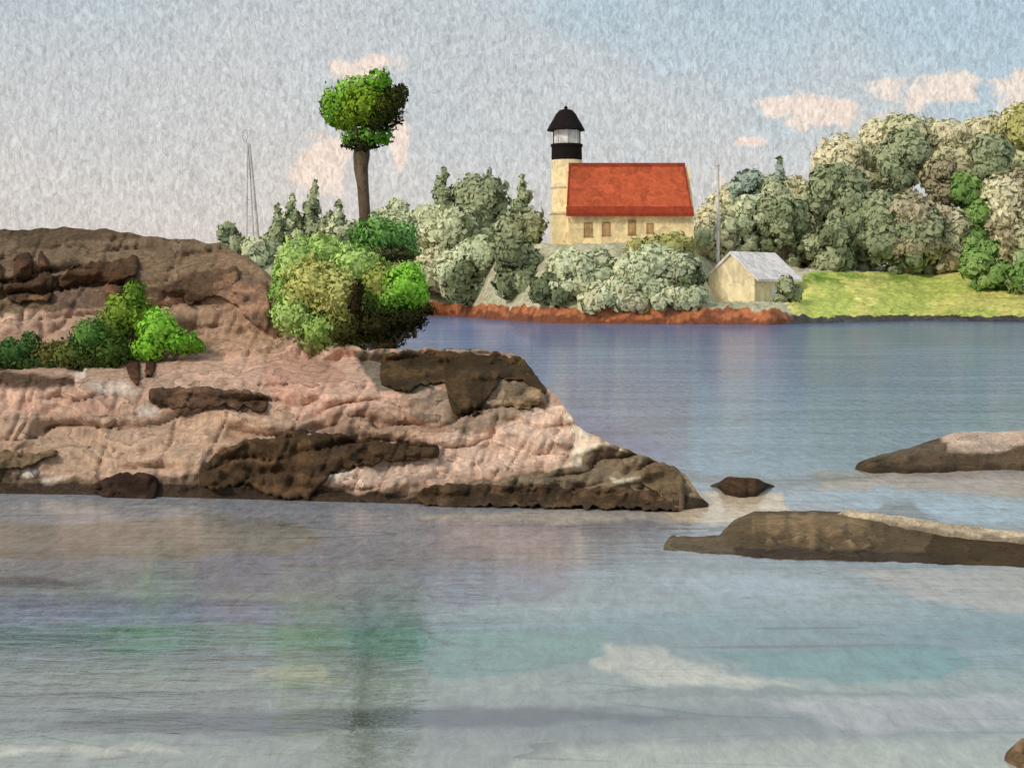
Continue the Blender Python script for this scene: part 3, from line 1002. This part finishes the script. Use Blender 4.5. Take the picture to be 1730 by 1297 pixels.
def build_shed():
    # small boat store with its gable end turned to the left
    c = pt(1272, 512, 158.0)
    ang = math.radians(50)
    base = Vector((c[0], c[1], zat(510, 158.0)))
    t = thing('boat_shed', base, 'small yellow shed with wide pale roof at the shore', 'shed')
    t.rotation_euler = (0, 0, ang)
    Lh, W2, hw, hr = 4.6, 2.9, 3.0, 5.4
    bm = bmesh.new()
    prism(bm, [(0, -W2, -1), (0, W2, -1), (0, W2, hw), (0, 0, hr - .2), (0, -W2, hw)], (-Lh, 0, 0), (Lh * 1.0, 0, 0))
    bm_obj('wall', bm, M_SHED, t, (0, 0, 0))
    bm = bmesh.new()
    e = W2 + .6
    sl = (hr - hw) / W2
    ze = hr - sl * e
    prism(bm, [(0, -e, ze), (0, 0, hr + .15), (0, e, ze), (0, e, ze - .25), (0, 0, hr - .18), (0, -e, ze - .25)], (-Lh - .25, 0, 0), (Lh + .3, 0, 0))
    bm_obj('roof', bm, M_LILAC, t, (0, 0, 0))
    bm = bmesh.new()
    box(bm, -1.2, .4, -W2 - .08, -W2 + .05, -1, 1.8)
    bm_obj('door', bm, M_WHITE, t, (0, 0, 0))


def tube(bm, p, q, r0, r1, seg=8):
    p, q = Vector(p), Vector(q)
    d = (q - p).normalized()
    a = d.orthogonal().normalized()
    b = d.cross(a)
    A = [bm.verts.new(p + (a * math.cos(2 * math.pi * i / seg) + b * math.sin(2 * math.pi * i / seg)) * r0) for i in range(seg)]
    B = [bm.verts.new(q + (a * math.cos(2 * math.pi * i / seg) + b * math.sin(2 * math.pi * i / seg)) * r1) for i in range(seg)]
    for i in range(seg):
        bm.faces.new([A[i], A[(i + 1) % seg], B[(i + 1) % seg], B[i]])
    bm.faces.new(list(reversed(A)))
    bm.faces.new(B)


def build_beacon():
    Y = 190.0
    zt = zat(243, Y)
    zb = far_ground(np.array(425.0), np.array(Y)).item()
    top = Vector((xat(420, Y), Y, zt))
    base = Vector((xat(428, Y), Y, zb))
    t = thing('beacon_mast', base, 'thin grey two legged beacon mast with a ring on top', 'beacon')
    for (px, dy, r) in ((416, 0, .10), (438, 0, .16), (427, 1.2, .07)):
        bm = bmesh.new()
        tube(bm, (xat(px, Y), Y + dy, zb - .3), top + Vector(((px - 427) * .01, 0, 0)), r * 1.4, r, 8)
        bm_obj('leg', bm, M_GREY, t, base)
    for k in range(5):
        f = .15 + .16 * k
        bm = bmesh.new()
        a = Vector((xat(416, Y), Y, zb)).lerp(top, f)
        b = Vector((xat(438, Y), Y, zb)).lerp(top, f)
        tube(bm, a, b, .045, .045, 6)
        bm_obj('rung', bm, M_GREY, t, base)
    bm = bmesh.new()
    cz = zat(229, Y)
    R = .62
    seg = 20
    pts = [Vector((xat(414, Y) + .5 * R * math.cos(2 * math.pi * i / seg), Y, cz + R * 1.25 * math.sin(2 * math.pi * i / seg))) for i in range(seg)]
    for i in range(seg):
        tube(bm, pts[i], pts[(i + 1) % seg], .075, .075, 6)
    tube(bm, top, (xat(414, Y), Y, cz - R * 1.2), .07, .07, 6)
    bm_obj('ring', bm, M_GREY, t, base)


def build_flagpole():
    Y = 172.0
    zb = far_ground(np.array(1213.0), np.array(Y)).item()
    base = Vector((xat(1213, Y), Y, zb))
    t = thing('pole', base, 'slim pale pole standing right of the red roof', 'pole')
    bm = bmesh.new()
    tube(bm, base - Vector((0, 0, .3)), (base.x, Y, zat(281, Y)), .22, .17, 10)
    bm_obj('shaft', bm, M_WHITE, t, base)
    bm = bmesh.new()
    lathe(bm, base.x, Y, [(.05, zat(281, Y) - .02), (.24, zat(280, Y)), (.2, zat(278, Y)), (.03, zat(276.5, Y))], 10)
    bm_obj('finial', bm, M_GREY, t, base)


build_house()
build_lighthouse()
build_shed()
build_beacon()
build_flagpole()


# ------------------------------------------------------------------ foliage
def leaves(lobes, leaf, dens, spike=0.0, jitter=0.12, shell=0.55, loose=0.55, core=0.0, centre=None):
    """leaf-clump quads spread through ellipsoid lobes: (center, radii, rgb-linear)"""
    VV, CC, NN = [], [], []
    for c, r, col in lobes:
        c = np.array(c)
        r = np.array(r)
        area = math.pi * (r[0] * r[2])
        n = max(24, int(dens * area / (leaf * leaf)))
        d = RNG.normal(size=(n, 3))
        d /= np.linalg.norm(d, axis=1)[:, None]
        rad = shell + (1 - shell) * RNG.random(n) ** 0.45
        az = np.arctan2(d[:, 1], d[:, 0]) * 2.1
        lump = (1 + 0.34 * fbm(az + c[0], d[:, 2] * 2.4 + c[2], 4)) * (1 + 0.16 * (RNG.random(n) > .8) * RNG.random(n))
        if spike:
            lump *= 1 + spike * np.maximum(fbm(az * 3 + c[0] * 3, d[:, 2] * 1.5, 2), 0) * (d[:, 2] > 0)
        p = c + d * r * (rad * lump)[:, None]
        # outward facing, loosely random leaf planes
        nn = d / r
        nn /= np.linalg.norm(nn, axis=1)[:, None]
        fn = nn + RNG.normal(size=(n, 3)) * loose
        fn /= np.linalg.norm(fn, axis=1)[:, None]
        t1 = np.cross(fn, RNG.normal(size=(n, 3)))
        t1 /= np.linalg.norm(t1, axis=1)[:, None]
        t2 = np.cross(fn, t1)
        sz = leaf * (0.45 + 1.15 * RNG.random(n) ** 1.6)[:, None]
        w = 0.42 + 0.3 * RNG.random(n)[:, None]
        bend = fn * sz * 0.18
        q = np.stack([p - t1 * sz - bend, p - t2 * sz * w, p + t1 * sz - bend, p + t2 * sz * w], 1)
        sn = nn * 0.75 + fn * 0.45
        if centre is not None:
            cn = p - np.array(centre)
            cn /= np.linalg.norm(cn, axis=1)[:, None] + 1e-6
            sn = nn * 0.4 + fn * 0.08 + cn * 0.7
        sn /= np.linalg.norm(sn, axis=1)[:, None]
        cc = np.array(col) * (1 + jitter * RNG.normal(size=(n, 1)))
        if core:
            th = np.linspace(0.12, math.pi - 0.12, 9)
            ph = np.linspace(0, 2 * math.pi, 15)[:-1]
            TH, PH = np.meshgrid(th, ph, indexing='ij')
            dd = np.stack([np.sin(TH) * np.cos(PH), np.sin(TH) * np.sin(PH), np.cos(TH)], -1)
            lp = 1 + 0.34 * fbm(np.arctan2(dd[..., 1], dd[..., 0]) * 2.1 + c[0], dd[..., 2] * 2.4 + c[2], 3)
            cp = c + dd * r * core * lp[..., None]
            j2 = np.roll(cp, -1, 1)
            jd = np.roll(dd, -1, 1)
            qq = np.stack([cp[:-1], cp[1:], j2[1:], j2[:-1]], 2).reshape(-1, 3)
            qn = np.stack([dd[:-1], dd[1:], jd[1:], jd[:-1]], 2).reshape(-1, 3) / r
            qn /= np.linalg.norm(qn, axis=1)[:, None]
            VV.append(qq)
            NN.append(qn)
            CC.append(np.tile(np.array(col), (len(qq), 1)))
        VV.append(q.reshape(-1, 3))
        CC.append(np.repeat(np.clip(cc, 0.004, 1), 4, 0))
        NN.append(np.repeat(sn, 4, 0))
    V = np.concatenate(VV)
    F_ = np.arange(len(V)).reshape(-1, 4)
    return V, F_, np.concatenate(CC), np.concatenate(NN)


def limb_mesh(bm, pts, seg=8):
    for (p, r), (q, s) in zip(pts[:-1], pts[1:]):
        tube(bm, p, q, r, s, seg)


def far_tree(name, label, cat, cx, cy, rx, ry, Y, pal, style='round', group=None, lobes_n=None):
    Y = max(Y, far_waterY(np.array(float(cx))).item() + (3.2 if cat != 'tree' else 8.0))
    if cat in ('bush', 'hedge'):
        # stand it where the slope is seen at the foot of the bush
        ys = np.linspace(far_waterY(np.array(float(cx))).item() + 2.2, 176.0, 300)
        rowv = HOR + (EYE - far_ground(np.full(300, float(cx)), ys)) * F / ys
        ok = np.nonzero(rowv <= cy + ry * 0.85)[0]
        if len(ok):
            Y = ys[ok[0]] - 0.3
    m = px_m(Y)
    base_z = far_ground(np.array(float(cx)), np.array(float(Y))).item()
    X = xat(cx, Y)
    base = np.array([X, Y, base_z])
    t = thing(name, Vector(base), label, cat, group)
    cz = zat(cy, Y)
    L = []
    RX, RZ = rx * m, ry * m
    if style == 'conifer':
        n = lobes_n or 8
        for i in range(n):
            f = i / (n - 1)
            w = ((1 - f) ** 0.75 * 1.5 + 0.3) * RX
            z = cz - RZ + 2 * RZ * f
            for s in range(2 if f < .8 else 1):
                off = (random.random() - .5) * w * .9
                L.append(((off, (random.random() - .5) * w, z - base_z), (w * .72, w * .7, RZ / n * 1.7), pal[random.randrange(len(pal))]))
    else:
        n = lobes_n or int(9 + rx * ry / 150)
        for i in range(n):
            a = random.random() * 2 * math.pi
            q = math.sqrt(random.random()) * 0.8
            lx = q * math.cos(a) * RX
            lz = q * math.sin(a) * RZ
            ly = (random.random() - .5) * RX * 1.1
            s = 0.30 + 0.25 * random.random()
            rr = s * (RX * RZ) ** .5
            L.append(((lx, ly, cz - base_z + lz), (min(rr * (1.0 + .3 * random.random()), RX * .8), rr, min(rr * (.85 + .4 * random.random()), RZ * .8)), pal[random.randrange(len(pal))]))
    if style != 'conifer':
        # skirts of foliage hanging down to the ground
        zc_ = cz - base_z
        nlow = 5 + int(rx / 9)
        for i in range(nlow):
            f = random.random()
            rr = RX * random.uniform(.22, .36)
            top_ = zc_ - RZ * .45
            L.append(((random.uniform(-.82, .82) * RX, (random.random() - .5) * RX, max(.1, top_ * f)), (rr, rr, rr * random.uniform(.8, 1.2)), pal[random.randrange(len(pal))]))
    V, Fq, C, N = leaves(L, leaf=6.0 * m, dens=3.4, spike=0.25 if style != 'shrub' else 0.1, jitter=.035, shell=.76, loose=.34, core=.76, centre=(0, RX * .5, cz - base_z - RZ * .5))
    bm = bmesh.new()
    r0 = max(.10, RX * .06)
    zc = cz - base_z
    limb_mesh(bm, [((0, 0, -.3), r0 * 1.2), ((0.05 * RX, 0, zc * .5), r0), ((-.03 * RX, 0, zc), r0 * .75), ((0, 0, zc + RZ * .6), r0 * .3)], 7)
    for i in range(4):
        a = i * 1.7 + cx
        tube(bm, (0, 0, zc * (.6 + .1 * i)), (RX * .5 * math.cos(a), RX * .4 * math.sin(a), zc + RZ * (.1 * i)), r0 * .5, r0 * .15, 6)
    bm_obj('trunk' if cat == 'tree' else 'stem', bm, M_BARK_FAR, t, (0, 0, 0), smooth=True)
    link('crown', to_mesh('crown', V, Fq, C, M_LEAF_FAR, smooth=True, normals=N), t)
    return t


KF = 1.45
PALE = [S(188, 190, 156, KF), S(182, 186, 152, KF), S(172, 178, 144, KF)]
CREAM = [S(202, 194, 162, KF), S(194, 188, 156, KF), S(186, 184, 148, KF)]
SAGE = [S(144, 150, 116, KF), S(154, 158, 124, KF), S(134, 142, 108, KF)]
DSAGE = [S(112, 118, 88, KF), S(122, 126, 94, KF), S(106, 114, 84, KF)]
BLUE = [S(152, 164, 148, KF), S(142, 154, 140, KF)]
TAUPE = [S(158, 148, 120, KF), S(166, 156, 128, KF), S(146, 138, 110, KF)]
GREEN = [S(120, 146, 80, KF), S(106, 134, 72, KF), S(132, 154, 92, KF)]
OLIVE = [S(166, 162, 104, KF), S(156, 154, 98, KF)]
MIXP = PALE + SAGE[:1]

TREES = [
    # left, behind the headland
    ('bush', 'small grey green bush left of the beacon mast, on the skyline', 'bush', 391, 412, 20, 38, 188, SAGE, 'round'),
    ('conifer', 'small pointed tree first right of the beacon mast', 'tree', 468, 398, 15, 44, 186, SAGE, 'conifer'),
    ('conifer', 'pointed tree second right of the beacon mast', 'tree', 494, 388, 16, 52, 187, PALE + SAGE, 'conifer'),
    ('conifer', 'tallest pointed tree between the beacon mast and the tall pine', 'tree', 532, 378, 20, 62, 188, SAGE, 'conifer'),
    ('far_tree', 'pale round tree low behind the pointed trees', 'tree', 500, 408, 56, 40, 192, PALE, 'round'),
    ('far_tree', 'pale sage tree low between pointed trees and tall pine', 'tree', 566, 398, 46, 44, 193, PALE + SAGE[:1], 'round'),
    ('far_tree', 'pale tree low between tall pine and its right hand neighbours', 'tree', 640, 402, 50, 40, 194, PALE, 'round'),
    ('bush', 'pale low bush at the foot of the beacon mast', 'bush', 432, 424, 30, 26, 184, PALE + SAGE, 'round'),
    ('conifer', 'pointed tree just left of the tall pine trunk', 'tree', 570, 396, 22, 48, 186, SAGE + PALE, 'conifer'),
    ('far_tree', 'pale tree just right of the tall pine trunk', 'tree', 668, 384, 38, 44, 188, PALE, 'round'),
    ('far_tree', 'pale broad tree second right of the pine trunk', 'tree', 722, 382, 40, 46, 186, MIXP, 'round'),
    ('conifer', 'pointed tree with slim top midway between pine and lighthouse', 'tree', 748, 350, 22, 56, 189, SAGE, 'conifer'),
    ('far_tree', 'tall sage tree midway between pine and lighthouse', 'tree', 808, 345, 42, 48, 188, SAGE, 'round'),
    ('conifer', 'pointed sage tree rising left of the lighthouse', 'tree', 826, 345, 20, 52, 190, SAGE + BLUE, 'conifer'),
    ('far_tree', 'pale tree low between pine and lighthouse', 'tree', 775, 408, 60, 42, 178, PALE, 'round'),
    ('conifer', 'slim pointed tree next to the lighthouse on its left', 'tree', 883, 352, 18, 48, 180, SAGE, 'conifer'),
    ('far_tree', 'dark sage tree leaning against the lighthouse foot', 'tree', 872, 405, 36, 56, 172, SAGE + DSAGE[:1], 'round'),
    ('bush', 'pale bush low at the shore right of the big green bush', 'bush', 722, 462, 50, 34, 166, CREAM, 'round'),
    ('bush', 'pale bush by the rust shore, second from the left', 'bush', 800, 452, 60, 44, 166, PALE, 'round'),
    ('bush', 'dark sage bush by the rust shore left of the house', 'bush', 800, 474, 48, 32, 158, DSAGE, 'round'),
    ('bush', 'tall dark sage bush below the lighthouse foot', 'bush', 872, 452, 38, 46, 160, DSAGE + SAGE[:1], 'round'),
    ('bush', 'dark sage bush by the shore below the house\'s left end', 'bush', 938, 482, 42, 27, 157, DSAGE, 'round'),
    ('bush', 'pale green bush under the house front, left half', 'bush', 985, 462, 62, 36, 158.5, PALE, 'round'),
    ('bush', 'pale green bush under the house front, right half', 'bush', 1105, 462, 72, 36, 158.5, PALE, 'round'),
    ('bush', 'pale low bush at the shore below the middle of the house', 'bush', 1040, 497, 60, 20, 156, PALE + CREAM, 'shrub'),
    ('bush', 'pale low bush at the shore left of the shed', 'bush', 1145, 497, 45, 20, 156, PALE, 'shrub'),
    ('bush', 'round dark sage bush below the house, left of three', 'bush', 1022, 463, 28, 30, 155.5, DSAGE + SAGE[:1], 'round'),
    ('bush', 'round dark sage bush below the house, middle of three', 'bush', 1082, 482, 25, 24, 155, DSAGE, 'round'),
    ('bush', 'round dark sage bush below the house, right of three', 'bush', 1150, 468, 34, 36, 155, DSAGE, 'round'),
    ('hedge', 'low olive hedge along the house wall at its right end', 'hedge', 1122, 412, 62, 15, 160.5, OLIVE, 'shrub'),
    # right of the house
    ('far_tree', 'bluish tree on the skyline right of the pale pole', 'tree', 1262, 322, 24, 34, 186, BLUE, 'round'),
    ('far_tree', 'pale cream tree filling the gap between house and pale pole', 'tree', 1208, 388, 34, 40, 176, CREAM + PALE, 'round'),
    ('far_tree', 'pale tree on the skyline just above the shed ridge', 'tree', 1290, 352, 44, 40, 186, PALE, 'round'),
    ('far_tree', 'cream tree low between shed and meadow', 'tree', 1362, 408, 44, 44, 180, CREAM, 'round'),
    ('far_tree', 'low cream tree behind the house\'s right gable', 'tree', 1232, 350, 30, 36, 188, CREAM, 'round'),
    ('far_tree', 'pale tree behind the shed roof', 'tree', 1256, 378, 46, 36, 178, PALE, 'round'),
    ('conifer', 'slim pointed tree on the skyline above the shed', 'tree', 1316, 322, 18, 46, 188, BLUE + SAGE, 'conifer'),
    ('far_tree', 'pale tree on the skyline right of the slim pointed one', 'tree', 1350, 345, 50, 42, 188, CREAM, 'round'),
    ('far_tree', 'dark sage tree above the pale shed roof', 'tree', 1322, 370, 44, 34, 176, SAGE + DSAGE[:2], 'round'),
    ('far_tree', 'upright sage tree, first of the tall right hand trees', 'tree', 1412, 325, 36, 60, 178, SAGE + DSAGE[:1], 'round'),
    ('far_tree', 'pale cream tree behind the first tall right hand tree', 'tree', 1430, 290, 52, 52, 190, CREAM, 'round'),
    ('far_tree', 'sage tree low behind the left end of the meadow', 'tree', 1402, 425, 40, 46, 174, SAGE + DSAGE[:1], 'round'),
    ('bush', 'sage bush at the left foot of the yellow meadow', 'bush', 1326, 492, 26, 20, 152.5, SAGE, 'round'),
    ('far_tree', 'pale cream tree at the highest left shoulder of the wood', 'tree', 1510, 258, 46, 62, 194, CREAM, 'round'),
    ('far_tree', 'tall sage tree at the shoulder of the right wood', 'tree', 1520, 268, 32, 62, 184, SAGE, 'round'),
    ('far_tree', 'broad sage tree in the middle of the right wood', 'tree', 1475, 385, 52, 54, 177, SAGE, 'round'),
    ('far_tree', 'taupe tree right of the middle of the right wood', 'tree', 1540, 388, 42, 66, 176, SAGE + TAUPE, 'round'),
    ('far_tree', 'pale cream tree on the skyline of the right wood', 'tree', 1590, 262, 56, 54, 194, CREAM, 'round'),
    ('far_tree', 'small brown tree in the right wood', 'tree', 1592, 310, 26, 36, 182, TAUPE, 'round'),
    ('far_tree', 'taupe pale tree above the meadow in the right wood', 'tree', 1592, 400, 34, 58, 177, TAUPE + CREAM, 'round'),
    ('far_tree', 'pale cream tree at upper right on the skyline', 'tree', 1655, 240, 54, 44, 196, CREAM, 'round'),
    ('far_tree', 'sage tree at upper right with a leaning top', 'tree', 1672, 285, 36, 52, 184, SAGE, 'round'),
    ('far_tree', 'small bright green tree in the right wood', 'tree', 1632, 320, 24, 30, 180, GREEN, 'round'),
    ('far_tree', 'slim green tree below the small bright green one', 'tree', 1646, 380, 24, 44, 177, GREEN, 'round'),
    ('bush', 'green bush at the right end of the meadow', 'bush', 1672, 452, 44, 42, 171, GREEN, 'round'),
    ('far_tree', 'pale taupe tree at the right picture edge', 'tree', 1708, 368, 46, 70, 178, CREAM + TAUPE[:2], 'round'),
    ('far_tree', 'pale tall tree cut by the upper right picture edge', 'tree', 1752, 252, 56, 72, 190, CREAM + OLIVE[:1], 'round'),
    ('bush', 'green bush cut by the right edge above the shore', 'bush', 1748, 462, 40, 40, 172, GREEN + SAGE, 'round'),
]
for (nm, lab, cat, cx, cy, rx, ry, Y, pal, st) in TREES:
    far_tree(nm, lab, cat, cx, cy, rx, ry, Y, pal, st, group='pale trees and bushes on the far shore')


def near_plant(name, label, cat, lobes, baseY, base_px, base_py, leaf_px=4.0, dens=3.6, stems=6, group=None, jitter=.09):
    """lobes: (px, py, rx, ry, dY, rgb) in photo pixels at distance baseY + dY"""
    base = pt(base_px, base_py, baseY)
    t = thing(name, Vector(base), label, cat, group)
    L = []
    for px, py, rx, ry, dY, rgb in lobes:
        Y = baseY + dY
        c = pt(px, py, Y) - base
        m = px_m(Y)
        L.append((c, (rx * m, (rx + ry) * .5 * m, ry * m), S(*rgb, 1.0)))
    V, Fq, C, N = leaves(L, leaf=leaf_px * px_m(baseY), dens=dens, spike=.15, jitter=jitter, shell=.66, loose=.5, core=.62)
    link('crown', to_mesh('crown', V, Fq, C, M_LEAF_NEAR, smooth=True, normals=N), t)
    if stems:
        for k in range(stems):
            c = L[k % len(L)][0]
            bm = bmesh.new()
            s = Vector((random.uniform(-.15, .15), random.uniform(-.1, .1), -.15))
            mid = s.lerp(Vector(c), .55) + Vector((0, 0, .08))
            limb_mesh(bm, [(s, .05), (mid, .035), (Vector(c), .015)], 6)
            bm_obj('stem', bm, M_BARK, t, (0, 0, 0), smooth=True)
    return t


LG, MG, DG = (192, 218, 130), (164, 192, 104), (106, 124, 58)
OL, YG = (206, 206, 126), (162, 218, 84)
BR = (86, 74, 48)

# big bush beside the pine
near_plant('large_bush', 'big light green bush with olive middle in front of the pine trunk', 'bush', [
    (505, 450, 44, 48, 0, LG), (545, 425, 44, 28, .2, LG), (480, 490, 26, 44, .1, (150, 186, 96)), (530, 480, 52, 46, -.5, OL), (570, 500, 46, 50, -.6, OL),
    (500, 530, 42, 44, -.4, LG), (545, 560, 52, 38, -.5, MG), (590, 545, 44, 46, -.4, (176, 176, 98)), (600, 455, 48, 42, -.1, LG), (635, 480, 36, 40, -.2, (190, 196, 104)),
    (620, 530, 44, 44, -.2, DG), (650, 555, 40, 34, -.1, (84, 96, 44)), (585, 580, 46, 20, -.5, MG), (470, 530, 16, 36, .2, (136, 178, 84)), (680, 540, 34, 26, .1, (78, 88, 42)),  # dark lobes paint the bush's shaded lower right into the leaf colour
], 32.2, 580, 598, 4.2, 4.0, 9)
near_plant('bush_shade_lobes', 'painted shade, blackish brown leaf lobes at the lower right of the big bush', 'shrub', [
    (602, 505, 14, 34, -.1, (60, 54, 32)), (585, 562, 30, 20, 0, (72, 72, 40)), (635, 552, 44, 26, 0, (56, 54, 30)), (690, 540, 36, 20, .1, (50, 50, 28)), (722, 522, 16, 10, .2, (54, 54, 30)), (652, 582, 20, 18, 0, (70, 62, 42)),  # near-black leaf lobes painting the shade under the big bush
], 31.2, 640, 596, 4.0, 3.4, 6)
near_plant('round_bush', 'bright green round bush at the right shoulder of the big bush', 'bush', [
    (680, 485, 42, 38, 0, YG), (700, 500, 26, 32, .1, YG), (655, 500, 30, 32, -.1, (160, 206, 92)), (690, 465, 30, 22, .1, (158, 214, 84)),
], 32.0, 690, 560, 4.0, 4.0, 4)
near_plant('dark_bush', 'dark green bush between pine trunk and big light bush', 'bush', [
    (640, 400, 44, 32, 0, (126, 172, 92)), (675, 400, 30, 28, .2, (138, 182, 106)), (612, 410, 28, 30, 0, (98, 142, 66)), (650, 430, 52, 16, -.1, (88, 92, 58)), (690, 425, 18, 18, .1, (134, 178, 104)),
], 33.4, 650, 520, 4.0, 3.8, 4)

# shrubs on the ledge at left
SH = 'green shrubs on the left ledge'
near_plant('ledge_shrub', 'bright green shrub with spreading right arm on the ledge', 'shrub', [
    (268, 555, 34, 34, 0, YG), (305, 578, 34, 22, 0, (126, 184, 62)), (250, 590, 28, 24, -.1, (150, 206, 70)), (330, 585, 18, 12, 0, (116, 160, 56)),
], 31.0, 275, 605, 4.0, 3.6, 4, SH)
near_plant('ledge_shrub', 'tall olive green shrub with a narrow top behind the bright one', 'shrub', [
    (228, 500, 20, 26, 0, (116, 150, 56)), (205, 530, 36, 34, 0, (142, 168, 66)), (240, 540, 30, 34, .1, (134, 164, 62)), (190, 565, 34, 34, -.1, (118, 140, 60)),
], 31.4, 215, 605, 4.0, 3.6, 4, SH)
near_plant('ledge_shrub', 'mid green shrub with dark underside left of the bright shrub', 'shrub', [
    (150, 570, 32, 34, 0, (110, 150, 74)), (185, 600, 36, 30, -.1, (84, 104, 48)), (120, 600, 34, 30, 0, (108, 120, 62)), (160, 612, 40, 22, -.1, (70, 78, 38)),
], 30.8, 155, 632, 4.0, 3.6, 4, SH)
near_plant('ledge_shrub', 'dark green shrub on the ledge at the left picture edge', 'shrub', [
    (20, 600, 34, 28, 0, (82, 116, 62)), (50, 585, 22, 24, 0, (78, 110, 58)), (-20, 605, 34, 28, 0, (76, 104, 56)), (80, 605, 34, 28, .1, (122, 116, 66)), (55, 615, 44, 16, 0, (72, 94, 50)),
], 30.8, 30, 634, 4.0, 3.6, 4, SH)


# ------------------------------------------------------------------ tall pine
def build_pine():
    Y = 34.0
    m = px_m(Y)
    base = pt(616, 545, Y)
    t = thing('tall_tree', Vector(base), 'tall lone tree with bare brown trunk and clipped green crown', 'tree')

    def L(px, py, dY=0.0):
        return Vector(pt(px, py, Y + dY) - base)
    bm = bmesh.new()
    path = [(617, 560, 9), (617, 400, 9), (616, 350, 9.5), (613, 315, 10.5), (610, 285, 12), (611, 262, 14), (612, 240, 12)]
    seg = 12
    rings = []
    for px, py, r in path:
        c = L(px, py)
        rings.append([bm.verts.new(c + Vector((math.cos(2 * math.pi * i / seg), math.sin(2 * math.pi * i / seg), 0)) * r * m * (1 + .08 * random.uniform(-1, 1))) for i in range(seg)])
    for a, b in zip(rings[:-1], rings[1:]):
        for i in range(seg):
            bm.faces.new([a[i], a[(i + 1) % seg], b[(i + 1) % seg], b[i]])
    bm.faces.new(rings[-1])
    bm.faces.new(list(reversed(rings[0])))
    bm_obj('trunk', bm, M_BARK, t, (0, 0, 0), smooth=True)
    for (px, py, dY) in ((575, 190, 0), (650, 180, .3), (620, 150, -.2), (600, 215, -.5), (655, 215, .2)):
        bm = bmesh.new()
        limb_mesh(bm, [(L(612, 255), 8 * m), (L((612 + px) / 2, (250 + py) / 2 + 6, dY / 2), 5 * m), (L(px, py, dY), 2 * m)], 7)
        bm_obj('branch', bm, M_BARK, t, (0, 0, 0), smooth=True)
    G1, G2, G3 = (150, 194, 72), (122, 172, 56), (78, 82, 42)  # dark lobes paint shade on the crown's right side and underside
    lob = [(580, 170, 34, 30, 0, G1), (565, 190, 24, 24, -.1, G2), (605, 155, 34, 26, 0, G1), (640, 140, 24, 24, 0, G2), (620, 180, 40, 34, -.4, (138, 168, 52)),
           (655, 175, 32, 32, .1, G3), (675, 160, 16, 18, .1, G3), (650, 200, 30, 24, .1, (70, 76, 38)), (600, 200, 38, 22, -.2, (126, 156, 50)), (585, 208, 24, 14, 0, G1),
           (595, 232, 20, 16, -.1, (112, 160, 62)), (625, 228, 26, 18, -.2, (120, 170, 68)), (650, 232, 16, 16, 0, (112, 164, 54)), (610, 246, 30, 11, -.1, (48, 54, 28)), (648, 180, 26, 24, -.45, (76, 80, 38)), (636, 206, 22, 14, -.5, (66, 70, 34)), (668, 165, 14, 20, -.4, (70, 76, 36)), (555, 175, 14, 22, 0, G2)]
    LL = []
    for px, py, rx, ry, dY, rgb in lob:
        c = L(px, py, dY)
        LL.append((np.array(c), (rx * m, (rx + ry) * .5 * m, ry * m), S(*rgb)))
    V, Fq, C, N = leaves(LL, leaf=4.0 * m, dens=3.6, spike=.2, jitter=.1, shell=.6, loose=.5, core=.4)
    link('crown', to_mesh('crown', V, Fq, C, M_LEAF_NEAR, smooth=True, normals=N), t)


build_pine()
